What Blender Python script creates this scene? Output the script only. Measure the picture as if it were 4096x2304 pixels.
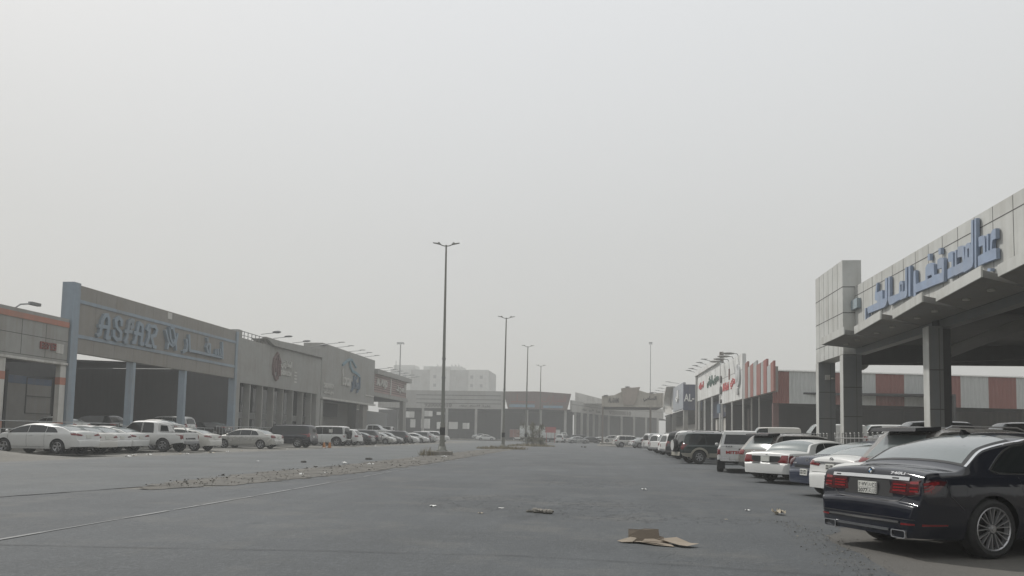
import bpy, bmesh, math, random
import numpy as np
from mathutils import Vector, Matrix
from mathutils.bvhtree import BVHTree
from mathutils.geometry import tessellate_polygon
R = math.radians
for o in list(bpy.data.objects): bpy.data.objects.remove(o)
SC = bpy.context.scene
C = SC.collection
rnd = random.Random(7)

# ------------------------------------------------------------------ camera
CAM_H, PITCH, ROLL, YAW = 1.40, R(3.97), 0.02, R(6.65)
cd = bpy.data.cameras.new('camera'); cam = bpy.data.objects.new('camera', cd); C.objects.link(cam)
fw = Vector((-math.sin(YAW)*math.cos(PITCH), math.cos(YAW)*math.cos(PITCH), math.sin(PITCH)))
rt = Vector((math.cos(YAW), math.sin(YAW), 0)); up = rt.cross(fw)
r2 = rt*math.cos(ROLL)+up*math.sin(ROLL); u2 = up*math.cos(ROLL)-rt*math.sin(ROLL)
m = Matrix((r2, u2, -fw)).transposed().to_4x4(); m.translation = (0, 0, CAM_H)
cam.matrix_world = m
cd.sensor_width = 36; cd.lens = 26.0; cd.shift_y = 0.09375; cd.clip_start = 0.05; cd.clip_end = 3000
SC.camera = cam

# ------------------------------------------------------------------ sky, sun, exposure
SUN_EL, SUN_AZ = R(46), R(52)       # azimuth measured from the road direction (+Y), positive to the left
w = bpy.data.worlds.new('World'); SC.world = w; w.use_nodes = True
nt = w.node_tree; nt.nodes.clear()
out = nt.nodes.new('ShaderNodeOutputWorld'); bg = nt.nodes.new('ShaderNodeBackground')
sky = nt.nodes.new('ShaderNodeTexSky'); sky.sky_type = 'NISHITA'; sky.sun_disc = False
sky.sun_elevation = SUN_EL; sky.sun_rotation = -SUN_AZ; sky.dust_density = 3; sky.air_density = 1.2
bg.inputs[1].default_value = 0.05
nt.links.new(sky.outputs[0], bg.inputs[0])
# airborne dust: a veil of light between the viewer and the clear sky, dimmer towards the horizon
tc = nt.nodes.new('ShaderNodeTexCoord'); sep = nt.nodes.new('ShaderNodeSeparateXYZ')
nt.links.new(tc.outputs['Generated'], sep.inputs[0])
ramp = nt.nodes.new('ShaderNodeValToRGB'); cr = ramp.color_ramp
cr.elements[0].position = 0.0; cr.elements[0].color = (.60, .597, .568, 1)
cr.elements[1].position = 1.0; cr.elements[1].color = (.86, .89, .88, 1)
for p, c in ((.10, (.61, .604, .582, 1)), (.25, (.66, .658, .64, 1)), (.42, (.745, .751, .745, 1)), (.62, (.84, .852, .86, 1))):
    e = cr.elements.new(p); e.color = c
nt.links.new(sep.outputs['Z'], ramp.inputs[0])
nz = nt.nodes.new('ShaderNodeTexNoise'); nz.inputs['Scale'].default_value = 1.3; nz.inputs['Detail'].default_value = 3
nt.links.new(tc.outputs['Generated'], nz.inputs['Vector'])
mr = nt.nodes.new('ShaderNodeMapRange'); mr.inputs['To Min'].default_value = 1.12; mr.inputs['To Max'].default_value = 1.17
nt.links.new(nz.outputs['Fac'], mr.inputs['Value'])
bg2 = nt.nodes.new('ShaderNodeBackground'); nt.links.new(ramp.outputs[0], bg2.inputs[0]); nt.links.new(mr.outputs[0], bg2.inputs[1])
add = nt.nodes.new('ShaderNodeMixShader'); add.inputs[0].default_value = .82
nt.links.new(bg.outputs[0], add.inputs[1]); nt.links.new(bg2.outputs[0], add.inputs[2]); nt.links.new(add.outputs[0], out.inputs[0])
sl = bpy.data.lights.new('sun', 'SUN'); sun = bpy.data.objects.new('sun', sl); C.objects.link(sun)
sl.energy = 2.8; sl.angle = R(2.5); sl.color = (1, .97, .92)
sdir = Vector((-math.sin(SUN_AZ)*math.cos(SUN_EL), math.cos(SUN_AZ)*math.cos(SUN_EL), math.sin(SUN_EL)))
sun.rotation_euler = sdir.to_track_quat('Z', 'Y').to_euler()
sun.location = (0, 0, 60)
vs = SC.view_settings; vs.view_transform = 'Standard'; vs.look = 'None'; vs.exposure = 0.0; vs.gamma = 1
SC.cycles.use_denoising = True
SC.cycles.max_bounces = 6; SC.cycles.volume_bounces = 1; SC.cycles.volume_step_rate = 4
SC.cycles.caustics_reflective = False; SC.cycles.caustics_refractive = False

# ------------------------------------------------------------------ materials
MATS = {}
def mat(name, col, rough=.6, metal=0., var=.12, scale=6., bump=0., coat=0., spec=.5, var_col=None, emit=None, stretch=None, detail=5):
    """procedural material: base colour mottled by noise, optional bump"""
    if name in MATS: return MATS[name]
    mt = bpy.data.materials.new(name); mt.use_nodes = True; n = mt.node_tree; b = n.nodes['Principled BSDF']
    b.inputs['Roughness'].default_value = rough; b.inputs['Metallic'].default_value = metal
    b.inputs['Coat Weight'].default_value = coat; b.inputs['Coat Roughness'].default_value = .06
    b.inputs['Specular IOR Level'].default_value = spec
    t = n.nodes.new('ShaderNodeTexCoord'); nn = n.nodes.new('ShaderNodeTexNoise')
    nn.inputs['Scale'].default_value = scale; nn.inputs['Detail'].default_value = detail; nn.inputs['Roughness'].default_value = .62
    if stretch:
        mp = n.nodes.new('ShaderNodeMapping'); mp.inputs['Scale'].default_value = stretch
        n.links.new(t.outputs['Object'], mp.inputs[0]); n.links.new(mp.outputs[0], nn.inputs['Vector'])
    else: n.links.new(t.outputs['Object'], nn.inputs['Vector'])
    mx = n.nodes.new('ShaderNodeMix'); mx.data_type = 'RGBA'
    c0 = tuple(max(0, v*(1-var)) for v in col); c1 = var_col or tuple(min(1, v*(1+var)) for v in col)
    mx.inputs[6].default_value = (*c0, 1); mx.inputs[7].default_value = (*c1, 1)
    rr = n.nodes.new('ShaderNodeMapRange'); rr.inputs['From Min'].default_value = .32; rr.inputs['From Max'].default_value = .68
    n.links.new(nn.outputs['Fac'], rr.inputs['Value']); n.links.new(rr.outputs[0], mx.inputs[0])
    n.links.new(mx.outputs[2], b.inputs['Base Color'])
    if bump:
        bp = n.nodes.new('ShaderNodeBump'); bp.inputs['Strength'].default_value = bump; bp.inputs['Distance'].default_value = .02
        n.links.new(nn.outputs['Fac'], bp.inputs['Height']); n.links.new(bp.outputs[0], b.inputs['Normal'])
    if emit: b.inputs['Emission Color'].default_value = (*emit, 1); b.inputs['Emission Strength'].default_value = 1
    MATS[name] = mt; return mt
def paint(name, col, metal=0., rough=.32, dust=.25, coat=None):
    """car paint with a film of road dust"""
    k = 'paint_'+name
    if k in MATS: return MATS[k]
    mt = mat(k, col, rough, metal, .04, 2.5, coat=(.7 if max(col) > .1 else .35) if coat is None else coat)
    n = mt.node_tree; b = n.nodes['Principled BSDF']
    src = b.inputs['Base Color'].links[0].from_socket
    t = n.nodes.new('ShaderNodeTexCoord'); nn = n.nodes.new('ShaderNodeTexNoise'); nn.inputs['Scale'].default_value = 3.1; nn.inputs['Detail'].default_value = 7
    n.links.new(t.outputs['Object'], nn.inputs['Vector'])
    g = n.nodes.new('ShaderNodeNewGeometry'); s = n.nodes.new('ShaderNodeSeparateXYZ'); n.links.new(g.outputs['Normal'], s.inputs[0])
    a = n.nodes.new('ShaderNodeMapRange'); a.inputs['From Min'].default_value = -.3; a.inputs['From Max'].default_value = 1.1
    a.inputs['To Min'].default_value = dust*.35; a.inputs['To Max'].default_value = dust*1.5; n.links.new(s.outputs['Z'], a.inputs['Value'])
    mu = n.nodes.new('ShaderNodeMath'); mu.operation = 'MULTIPLY'; n.links.new(a.outputs[0], mu.inputs[0]); n.links.new(nn.outputs['Fac'], mu.inputs[1])
    mx = n.nodes.new('ShaderNodeMix'); mx.data_type = 'RGBA'; mx.inputs[7].default_value = (.40, .37, .32, 1)
    n.links.new(mu.outputs[0], mx.inputs[0]); n.links.new(src, mx.inputs[6]); n.links.new(mx.outputs[2], b.inputs['Base Color'])
    r_ = n.nodes.new('ShaderNodeMapRange'); r_.inputs['To Min'].default_value = rough-.06; r_.inputs['To Max'].default_value = rough+.35
    n.links.new(mu.outputs[0], r_.inputs['Value']); n.links.new(r_.outputs[0], b.inputs['Roughness'])
    n.links.new(r_.outputs[0], b.inputs['Coat Roughness'])
    return mt
P_WHITE = paint('white', (.58, .585, .575)); P_CREAM = paint('cream', (.52, .51, .475)); P_SILVER = paint('silver', (.42, .43, .43), .55, .3)
P_GREY = paint('grey', (.16, .165, .17), .5, .3); P_BLACK = paint('black', (.010, .011, .014), 0, .2, .03)
P_NAVY = paint('navy', (.004, .006, .014), 0, .14, .015); P_BLUE = paint('blue', (.018, .026, .052), .2, .25, .06)
P_GREEN = paint('darkgreen', (.015, .028, .028), .2, .25, .06); P_CHAMP = paint('champagne', (.46, .455, .43), .3, .3)
P_TAUPE = paint('taupe', (.17, .16, .15), .6, .28, .2); P_BEIGE = paint('beige', (.33, .31, .26), .2, .4)
GLASS = mat('tinted_glass', (.010, .013, .014), .05, 0, .1, 3, coat=0, spec=.5)
GLASS_D = mat('dusty_sheen_glass', (.15, .175, .175), .16, 0, .10, 3, coat=.6, spec=.9)  # dusty glass, its pale base also carrying the reflected sky
TRIM = mat('black_trim', (.02, .02, .021), .55, 0, .2, 8)
RUBBER = mat('rubber', (.022, .022, .022), .85, 0, .25, 12)
CHROME = mat('chrome', (.75, .75, .76), .12, 1, .03, 3)
ALLOY = mat('alloy', (.42, .42, .43), .35, .8, .1, 9)
REDL = mat('red_lens', (.16, .010, .012), .12, 0, .25, 14, coat=.6)
REDG = mat('light_guide_red', (.20, .006, .010), .10, 0, .3, 30, coat=.8)
REDD = mat('dark_red_lens', (.055, .004, .007), .1, 0, .25, 14, coat=.8)
CLEARL = mat('clear_lens', (.62, .63, .63), .1, .2, .15, 20, coat=.8)
AMBER = mat('amber_lens', (.5, .16, .02), .15)
PLATE = mat('number_plate', (.62, .62, .58), .5, 0, .1, 30)
INK = mat('plate_ink', (.04, .04, .04), .6)
DARKU = mat('underbody', (.012, .012, .012), .9)

def stain(name, col, rough=.8, streak=.25, dirt=(.20, .175, .14), scale=.35, bump=.1, base_var=.06):
    """wall or panel: base colour, vertical rain streaks and blotchy dirt"""
    if name in MATS: return MATS[name]
    mt = mat(name, col, rough, 0, base_var, 1.7, bump=bump); n = mt.node_tree; b = n.nodes['Principled BSDF']
    src = b.inputs['Base Color'].links[0].from_socket
    t = n.nodes.new('ShaderNodeTexCoord'); mp = n.nodes.new('ShaderNodeMapping'); mp.inputs['Scale'].default_value = (2.2, 2.2, .12)
    n.links.new(t.outputs['Object'], mp.inputs[0]); a = n.nodes.new('ShaderNodeTexNoise'); a.inputs['Scale'].default_value = 1.6; a.inputs['Detail'].default_value = 6
    n.links.new(mp.outputs[0], a.inputs['Vector'])
    b2 = n.nodes.new('ShaderNodeTexNoise'); b2.inputs['Scale'].default_value = scale; b2.inputs['Detail'].default_value = 5; n.links.new(t.outputs['Object'], b2.inputs['Vector'])
    mu = n.nodes.new('ShaderNodeMath'); mu.operation = 'MULTIPLY'; n.links.new(a.outputs['Fac'], mu.inputs[0]); n.links.new(b2.outputs['Fac'], mu.inputs[1])
    rr = n.nodes.new('ShaderNodeMapRange'); rr.inputs['From Min'].default_value = .2; rr.inputs['From Max'].default_value = .42; rr.inputs['To Max'].default_value = streak*1.6
    n.links.new(mu.outputs[0], rr.inputs['Value'])
    mx = n.nodes.new('ShaderNodeMix'); mx.data_type = 'RGBA'; mx.inputs[7].default_value = (*dirt, 1)
    n.links.new(rr.outputs[0], mx.inputs[0]); n.links.new(src, mx.inputs[6]); n.links.new(mx.outputs[2], b.inputs['Base Color'])
    return mt

# ------------------------------------------------------------------ mesh helpers
class MB:
    def __init__(s): s.v = []; s.f = []
    def add(s, vs, fs):
        n = len(s.v); s.v += [tuple(p) for p in vs]; s.f += [tuple(i+n for i in f) for f in fs]; return s
    def box(s, x0, x1, y0, y1, z0, z1):
        x0, x1 = sorted((x0, x1)); y0, y1 = sorted((y0, y1)); z0, z1 = sorted((z0, z1))
        return s.add([(x0,y0,z0),(x1,y0,z0),(x1,y1,z0),(x0,y1,z0),(x0,y0,z1),(x1,y0,z1),(x1,y1,z1),(x0,y1,z1)],
                     [(0,3,2,1),(4,5,6,7),(0,1,5,4),(1,2,6,5),(2,3,7,6),(3,0,4,7)])
    def hexa(s, a, b):            # two quads (4 points each) joined
        return s.add(list(a)+list(b), [(0,3,2,1),(4,5,6,7),(0,1,5,4),(1,2,6,5),(2,3,7,6),(3,0,4,7)])
    def tube(s, p, q, r, r2=None, n=10, cap=True):
        p = Vector(p); q = Vector(q); d = (q-p).normalized(); a = d.orthogonal().normalized(); b = d.cross(a); r2 = r if r2 is None else r2
        vs = [p+(a*math.cos(2*math.pi*i/n)+b*math.sin(2*math.pi*i/n))*r for i in range(n)]+[q+(a*math.cos(2*math.pi*i/n)+b*math.sin(2*math.pi*i/n))*r2 for i in range(n)]
        fs = [(i, (i+1)%n, n+(i+1)%n, n+i) for i in range(n)]
        if cap: fs += [tuple(reversed(range(n))), tuple(range(n, 2*n))]
        return s.add(vs, fs)
    def path(s, pts, r, n=8):
        for a, b in zip(pts, pts[1:]): s.tube(a, b, r, n=n)
        return s
    def bar(s, p, q, w, h):       # rectangular bar from p to q
        p = Vector(p); q = Vector(q); d = (q-p).normalized()
        a = d.cross(Vector((0,0,1)));  a = Vector((1,0,0)) if a.length < 1e-3 else a.normalized()
        b = a.cross(d).normalized(); a = a*w/2; b = b*h/2
        return s.hexa([p-a-b, p+a-b, p+a+b, p-a+b], [q-a-b, q+a-b, q+a+b, q-a+b])
    def prism(s, poly, fn, d0, d1, holes=()):
        """2D polygon (with holes) extruded from depth d0 to d1; fn(u, v, d) -> xyz"""
        loops = [[Vector((u, v, 0)) for u, v in poly]]+[[Vector((u, v, 0)) for u, v in h] for h in holes]
        tris = tessellate_polygon(loops); fl = [p for l in loops for p in l]; n = len(fl)
        vs = [fn(p.x, p.y, d0) for p in fl]+[fn(p.x, p.y, d1) for p in fl]
        fs = [tuple(t) for t in tris]+[tuple(n+i for i in reversed(t)) for t in tris]
        k = 0
        for l in loops:
            for i in range(len(l)):
                j = (i+1) % len(l); fs.append((k+i, k+j, n+k+j, n+k+i))
            k += len(l)
        return s.add(vs, fs)
    def sphere(s, c, r, n=10, m=6, sz=1.):
        c = Vector(c); vs = [c+Vector((0, 0, r*sz))]
        for j in range(1, m):
            for i in range(n):
                th = math.pi*j/m; ph = 2*math.pi*i/n
                vs.append(c+Vector((r*math.sin(th)*math.cos(ph), r*math.sin(th)*math.sin(ph), r*sz*math.cos(th))))
        vs.append(c-Vector((0, 0, r*sz))); L = len(vs)-1
        fs = [(0, 1+i, 1+(i+1)%n) for i in range(n)]
        for j in range(m-2):
            for i in range(n): a = 1+j*n; fs.append((a+i, a+n+i, a+n+(i+1)%n, a+(i+1)%n))
        fs += [(L, L-n+(i+1)%n, L-n+i) for i in range(n)]
        return s.add(vs, fs)
    def mesh(s, name, mt=None, smooth=None):
        me = bpy.data.meshes.new(name); me.from_pydata(s.v, [], s.f); me.update()
        bm = bmesh.new(); bm.from_mesh(me); bmesh.ops.recalc_face_normals(bm, faces=bm.faces)
        if smooth is not None:
            for f in bm.faces: f.smooth = True
            for e in bm.edges:
                if len(e.link_faces) != 2 or e.calc_face_angle(3.2) > R(smooth): e.smooth = False
        bm.to_mesh(me); bm.free()
        if mt: me.materials.append(mt)
        return me
    def build(s, name, mt, parent=None, smooth=None, loc=None):
        o = bpy.data.objects.new(name, s.mesh(name, mt, smooth)); C.objects.link(o)
        if parent: o.parent = parent
        if loc: o.location = loc
        return o
def tag(o, label=None, cat=None, group=None, kind=None):
    if label: o['label'] = label
    if cat: o['category'] = cat
    if group: o['group'] = group
    if kind: o['kind'] = kind
    return o
def empty(name, loc, label, cat, group=None, rz=0):
    o = bpy.data.objects.new(name, None); C.objects.link(o); o.location = loc; o.rotation_euler.z = rz
    o.empty_display_size = .3
    return tag(o, label, cat, group)
def mesh_obj(name, me, parent=None, mt=None):
    o = bpy.data.objects.new(name, me); C.objects.link(o)
    if parent: o.parent = parent
    if mt is not None:
        if not me.materials: me.materials.append(mt)
        o.material_slots[0].link = 'OBJECT'; o.material_slots[0].material = mt
    return o
def copy_tree(o, parent=None):
    c = o.copy(); C.objects.link(c); c.parent = parent
    for ch in list(o.children): copy_tree(ch, c)
    return c
def text_polys(body, size, width=None, sy=1., bold=0.0, spacing=1.):
    cu = bpy.data.curves.new('t', 'FONT'); cu.body = body; cu.size = size; cu.resolution_u = 3; cu.offset = bold; cu.space_character = spacing
    o = bpy.data.objects.new('t', cu); C.objects.link(o); bpy.context.view_layer.update()
    me = bpy.data.meshes.new_from_object(o.evaluated_get(bpy.context.evaluated_depsgraph_get()))
    vs = [v.co.copy() for v in me.vertices]; fs = [tuple(p.vertices) for p in me.polygons]
    bpy.data.objects.remove(o); bpy.data.curves.remove(cu); bpy.data.meshes.remove(me)
    x0 = min(v.x for v in vs); x1 = max(v.x for v in vs); y0 = min(v.y for v in vs); y1 = max(v.y for v in vs)
    k = (width/(x1-x0)) if width else 1.
    return [((v.x-x0)*k, (v.y-y0)*sy) for v in vs], fs
def text(mb, body, size, fn, d0, d1, width=None, height=None, bold=0.0):
    """text laid flat in (u, v) from the lower left corner, pushed to solid letters; fn(u, v, d) -> xyz"""
    vs, fs = text_polys(body, size, width, 1., bold)
    if height:
        h = max(v for u, v in vs); vs = [(u, v*height/h) for u, v in vs]
    n = len(vs); ed = {}
    for f in fs:
        for i in range(len(f)):
            a, b = f[i], f[(i+1) % len(f)]; k = (min(a, b), max(a, b)); ed[k] = ed.get(k, 0)+1
    mb.add([fn(u, v, d0) for u, v in vs]+[fn(u, v, d1) for u, v in vs],
           list(fs)+[tuple(n+i for i in reversed(f)) for f in fs]+[(a, b, n+b, n+a) for (a, b), c in ed.items() if c == 1])
    return mb
def stroke(mb, pts, wd, fn, d0, d1):
    """thick pen stroke through 2D points, solid letters made of it"""
    for (a, b) in zip(pts, pts[1:]):
        dx, dy = b[0]-a[0], b[1]-a[1]; L = math.hypot(dx, dy)
        if L < 1e-6: continue
        nx, ny = -dy/L*wd/2, dx/L*wd/2; ex, ey = dx/L*wd*.25, dy/L*wd*.25
        q = [(a[0]-ex+nx, a[1]-ey+ny), (a[0]-ex-nx, a[1]-ey-ny), (b[0]+ex-nx, b[1]+ey-ny), (b[0]+ex+nx, b[1]+ey+ny)]
        d1 += .0011
        mb.hexa([fn(u, v, d0) for u, v in q], [fn(u, v, d1) for u, v in q])
    return mb
# planes: L faces the road from the left (+X), Rt faces it from the right (-X), S faces the viewer (-Y)
def FL(x): return lambda u, v, d: (x+d, u, v)
def FR(x): return lambda u, v, d: (x-d, u, v)           # u is the world Y here
def FRt(x, y0, z0): return lambda u, v, d: (x-d, y0-u, z0+v)   # text runs towards the viewer
def FLt(x, y0, z0): return lambda u, v, d: (x+d, y0+u, z0+v)
def FSt(y, x0, z0): return lambda u, v, d: (x0+u, y-d, z0+v)
def ar(s): return s[::-1]       # right-to-left text, given with contextual letter forms
AF = {'ا': (0xFE8D, 2), 'ب': (0xFE8F, 4), 'ة': (0xFE93, 2), 'ت': (0xFE95, 4), 'ج': (0xFE9D, 4), 'ح': (0xFEA1, 4), 'خ': (0xFEA5, 4), 'د': (0xFEA9, 2), 'ر': (0xFEAD, 2), 'ز': (0xFEAF, 2),
      'س': (0xFEB1, 4), 'ش': (0xFEB5, 4), 'ص': (0xFEB9, 4), 'ض': (0xFEBD, 4), 'ط': (0xFEC1, 4), 'ع': (0xFEC9, 4), 'ف': (0xFED1, 4), 'ق': (0xFED5, 4), 'ك': (0xFED9, 4), 'ل': (0xFEDD, 4), 'م': (0xFEE1, 4),
      'ن': (0xFEE5, 4), 'ه': (0xFEE9, 4), 'و': (0xFEED, 2), 'ي': (0xFEF1, 4), 'أ': (0xFE83, 2)}
def arabic(s):
    o = ''
    for i, ch in enumerate(s):
        if ch not in AF: o += ch; continue
        base, k = AF[ch]; prv = i > 0 and s[i-1] in AF and AF[s[i-1]][1] == 4; nx = i+1 < len(s) and s[i+1] in AF and k == 4
        o += chr(base+(3 if prv and nx else 1 if prv else 2 if nx else 0))
    return o[::-1]

# ------------------------------------------------------------------ cars
def pchip(kn):
    x = np.array([k[0] for k in kn], float); y = np.array([k[1] for k in kn], float)
    h = np.diff(x); d = np.diff(y)/h; mm = np.zeros(len(x))
    for i in range(1, len(x)-1):
        if d[i-1]*d[i] > 0:
            w1 = 2*h[i]+h[i-1]; w2 = h[i]+2*h[i-1]; mm[i] = (w1+w2)/(w1/d[i-1]+w2/d[i])
    mm[0] = d[0]; mm[-1] = d[-1]
    def f(t):
        t = min(max(t, x[0]), x[-1]); i = min(int(np.searchsorted(x, t, 'right'))-1, len(h)-1); s = (t-x[i])/h[i]
        return float(y[i]*(1+2*s)*(1-s)**2+h[i]*mm[i]*s*(1-s)**2+y[i+1]*s*s*(3-2*s)+h[i]*mm[i+1]*s*s*(s-1))
    return f
class Shape: pass
def car_shape(p):
    s = Shape(); s.p = p; L, W, H = p['L'], p['W']/2, p['H']
    top = pchip(p['top']); rd = pchip(p['rd']); belt = pchip(p['belt']); S0 = p.get('S0', .22)
    wk = p.get('plan') or [(0,.74),(.05,.86),(.18,.945),(.55,.985),(1.2,1),(L-1.3,1),(L-.6,.965),(L-.2,.87),(L-.05,.76),(L,.66)]
    plan = pchip(wk); ra = p['tr']+p.get('gap', .055); ax = p['ax']; tum = p.get('tum', .25); sb = p.get('sill', [(0,.34),(.30,.33),(.55,.24),(L-.5,.22),(L,.28)])
    sill = pchip([(a, b-.22+S0) for a, b in sb])
    def T(x): return top(x)
    def Rr(x): return top(x)-rd(x)
    def sect(x):
        t = T(x); r = min(Rr(x), t-.012); b = min(belt(x), r-.008); zs = sill(x); 
        for a in ax:
            if abs(x-a) < ra: zs = max(zs, p['tr']+math.sqrt(ra*ra-(x-a)**2)-.0)
        zs = min(zs, b-.03); w_ = plan(x)*W
        bf = belt(x)
        def wf(z):
            q = (z-S0)/max(.1, (bf-S0)); return float(np.interp(q, [-.2, 0, .12, .3, .55, .8, .94, 1.0, 1.1], [.88, .92, .965, .99, 1, .992, .972, .945, .93]))
        pts = []
        for q in (0, .03, .14, .3, .5, .68, .84, .94, 1): z = zs+(b-zs)*q; pts.append((w_*wf(z), z))
        wb = pts[-1][0]; wr = wb*(1-tum*max(0, r-belt(x))/(H-belt(x)))-(.02 if r-b > .03 else .0)
        for q in (.12, .5, .9, 1): pts.append((wb+(wr-wb)*q, b+(r-b)*q))
        for q in (.035, .1, .2, .36, .58, .8, 1): pts.append((wr*(1-q), r+(t-r)*(1-(1-q)**p.get('crown', 2.6))))
        return pts
    xs = set(np.arange(0, L+.001, .07).tolist()+[a for a, _ in p['top']]+[L])
    for a in ax:
        for k in range(0, 181, 12): xs.add(a+ra*math.cos(R(k)))
        xs.add(a-ra-.004); xs.add(a+ra+.004)
    xs |= {.01, .02, .035, .05, .09, .13, .17, L-.01, L-.025, L-.05, L-.09, L-.14}
    if L > 5.15 and H < 1.6: xs |= set(np.arange(0, .42, .012).tolist())
    xs = sorted(x for x in xs if 0 <= x <= L); xx = [xs[0]]
    for x in xs[1:]:
        if x-xx[-1] > .0035: xx.append(x)
    mb = MB(); rows = []
    for x in xx:
        pt = sect(x); ring = [(x, y, z) for y, z in pt]+[(x, -y, z) for y, z in reversed(pt[:-1])]; rows.append(ring)
    n = len(rows[0]); vs = [q for r_ in rows for q in r_]; fs = []
    for i in range(len(rows)-1):
        for j in range(n-1): fs.append((i*n+j, i*n+j+1, (i+1)*n+j+1, (i+1)*n+j))
    fs.append(tuple(range(n))); fs.append(tuple((len(rows)-1)*n+j for j in reversed(range(n))))
    mb.add(vs, fs); s.mb = mb; s.bvh = BVHTree.FromPolygons([Vector(v) for v in vs], fs)
    s.T, s.R, s.belt, s.L, s.W, s.H, s.sect = T, Rr, belt, L, W, H, sect
    return s
def hit(s, mode, a, b, sgn=1):
    """drop a point of an outline on the bodywork; mode side: (x, z), rear/front: (y, z), top: (x, y)"""
    if mode == 'side': o, d = Vector((a, 3*sgn, b)), Vector((0, -sgn, 0))
    elif mode == 'rear': o, d = Vector((-2, a, b)), Vector((1, 0, 0))
    elif mode == 'front': o, d = Vector((s.L+2, a, b)), Vector((-1, 0, 0))
    else: o, d = Vector((a, b, 4)), Vector((0, 0, -1))
    p, nr, i, ds = s.bvh.ray_cast(o, d)
    if p is None or (p-o).length > 4.5:
        q = Vector((a, s.W*sgn, b)) if mode == 'side' else Vector((0, a, b)) if mode == 'rear' else Vector((s.L, a, b)) if mode == 'front' else Vector((a, b, s.H))
        p, nr, i, ds = s.bvh.find_nearest(q)
    if nr.dot(d) > 0: nr = -nr
    return p, nr
def dens(poly, st=.06):
    o = []
    for i in range(len(poly)):
        a, b = poly[i], poly[(i+1) % len(poly)]; k = max(1, int(math.hypot(b[0]-a[0], b[1]-a[1])/st))
        o += [(a[0]+(b[0]-a[0])*j/k, a[1]+(b[1]-a[1])*j/k) for j in range(k)]
    return o
def patch(mb, s, mode, poly, eps=.004, sgn=1, th=.012, st=.06, bulge=0.):
    """panel that follows the bodywork, its edge closed down to the surface"""
    poly = dens(poly, st); cx = sum(p[0] for p in poly)/len(poly); cy = sum(p[1] for p in poly)/len(poly)
    n = len(poly); vs = []; fs = []
    for k, (fr, e) in enumerate(((1, -th), (1, eps), (.7, eps+bulge*.6), (.4, eps+bulge), (.12, eps+bulge))):
        for (a, b) in poly:
            p, nr = hit(s, mode, cx+(a-cx)*fr, cy+(b-cy)*fr, sgn); vs.append(p+nr*e)
    for k in range(4):
        for i in range(n): fs.append((k*n+i, k*n+(i+1) % n, (k+1)*n+(i+1) % n, (k+1)*n+i))
    fs.append(tuple(4*n+i for i in range(n)))
    mb.add(vs, fs)
def ribbon(mb, s, mode, pts, w_, eps=.006, sgn=1, st=.05, closed=False):
    pp = list(pts)+([pts[0]] if closed else []); o = []
    for a, b in zip(pp, pp[1:]):
        k = max(1, int(math.hypot(b[0]-a[0], b[1]-a[1])/st)); o += [(a[0]+(b[0]-a[0])*j/k, a[1]+(b[1]-a[1])*j/k) for j in range(k)]
    o.append(pp[-1]); n = len(o); vs = []
    for i in range(n):
        a = o[max(0, i-1)]; b = o[min(n-1, i+1)]; dx, dy = b[0]-a[0], b[1]-a[1]; l = math.hypot(dx, dy) or 1; nx, ny = -dy/l*w_/2, dx/l*w_/2
        for (u, v, e) in ((o[i][0]+nx, o[i][1]+ny, -.008), (o[i][0]+nx, o[i][1]+ny, eps), (o[i][0]-nx, o[i][1]-ny, eps), (o[i][0]-nx, o[i][1]-ny, -.008)):
            p, nr = hit(s, mode, u, v, sgn); vs.append(p+nr*e)
    fs = [(4*i+j, 4*i+j+1, 4*i+j+5, 4*i+j+4) for i in range(n-1) for j in range(3)]
    mb.add(vs, fs)
def side_glass(mb, s, x0, x1, sgn, bot=.028, topm=.034, r0=.0, r1=.0, eps=.005):
    """window strip between belt and roof rail; r0/r1 round off the rear/front end"""
    n = max(4, int((x1-x0)/.05)); cols = []
    for i in range(n+1):
        x = x0+(x1-x0)*i/n; zb = s.belt(x)+bot; zt = s.R(x)-topm
        if r0 and x-x0 < r0: q = 1-(x-x0)/r0; zt = zb+(zt-zb)*(1-q*q*.85)
        if r1 and x1-x < r1: q = 1-(x1-x)/r1; zt = zb+(zt-zb)*(1-q*q*.85)
        if zt-zb < .02: continue
        cols.append((x, zb, zt))
    vs = []
    for x, zb, zt in cols:
        for q, e in ((0, -.01), (0, eps), (.35, eps), (.7, eps), (1, eps), (1, -.01)):
            p, nr = hit(s, 'side', x, zb+(zt-zb)*q, sgn); vs.append(p+nr*e)
    n = len(cols); mb.add(vs, [(6*i+j, 6*i+j+1, 6*i+j+7, 6*i+j+6) for i in range(n-1) for j in range(5)])
    return cols
def top_glass(mb, s, xa, xb, mg=.07, eps=.005, mg2=None):
    n = 10; vs = []; mg2 = mg if mg2 is None else mg2
    for i in range(n+1):
        x = xa+(xb-xa)*i/n; pt = s.sect(x); wr = pt[12][0]-(mg+(mg2-mg)*i/n)
        for j in range(-7, 8):
            e = eps if abs(j) < 7 and 0 < i < n else (-.004 if abs(j) == 7 else eps)
            jj = max(-6, min(6, j)); p, nr = hit(s, 'top', x, wr*jj/6.); vs.append(p+nr*e)
    mb.add(vs, [(15*i+j, 15*i+j+1, 15*i+j+16, 15*i+j+15) for i in range(n) for j in range(14)])
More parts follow.
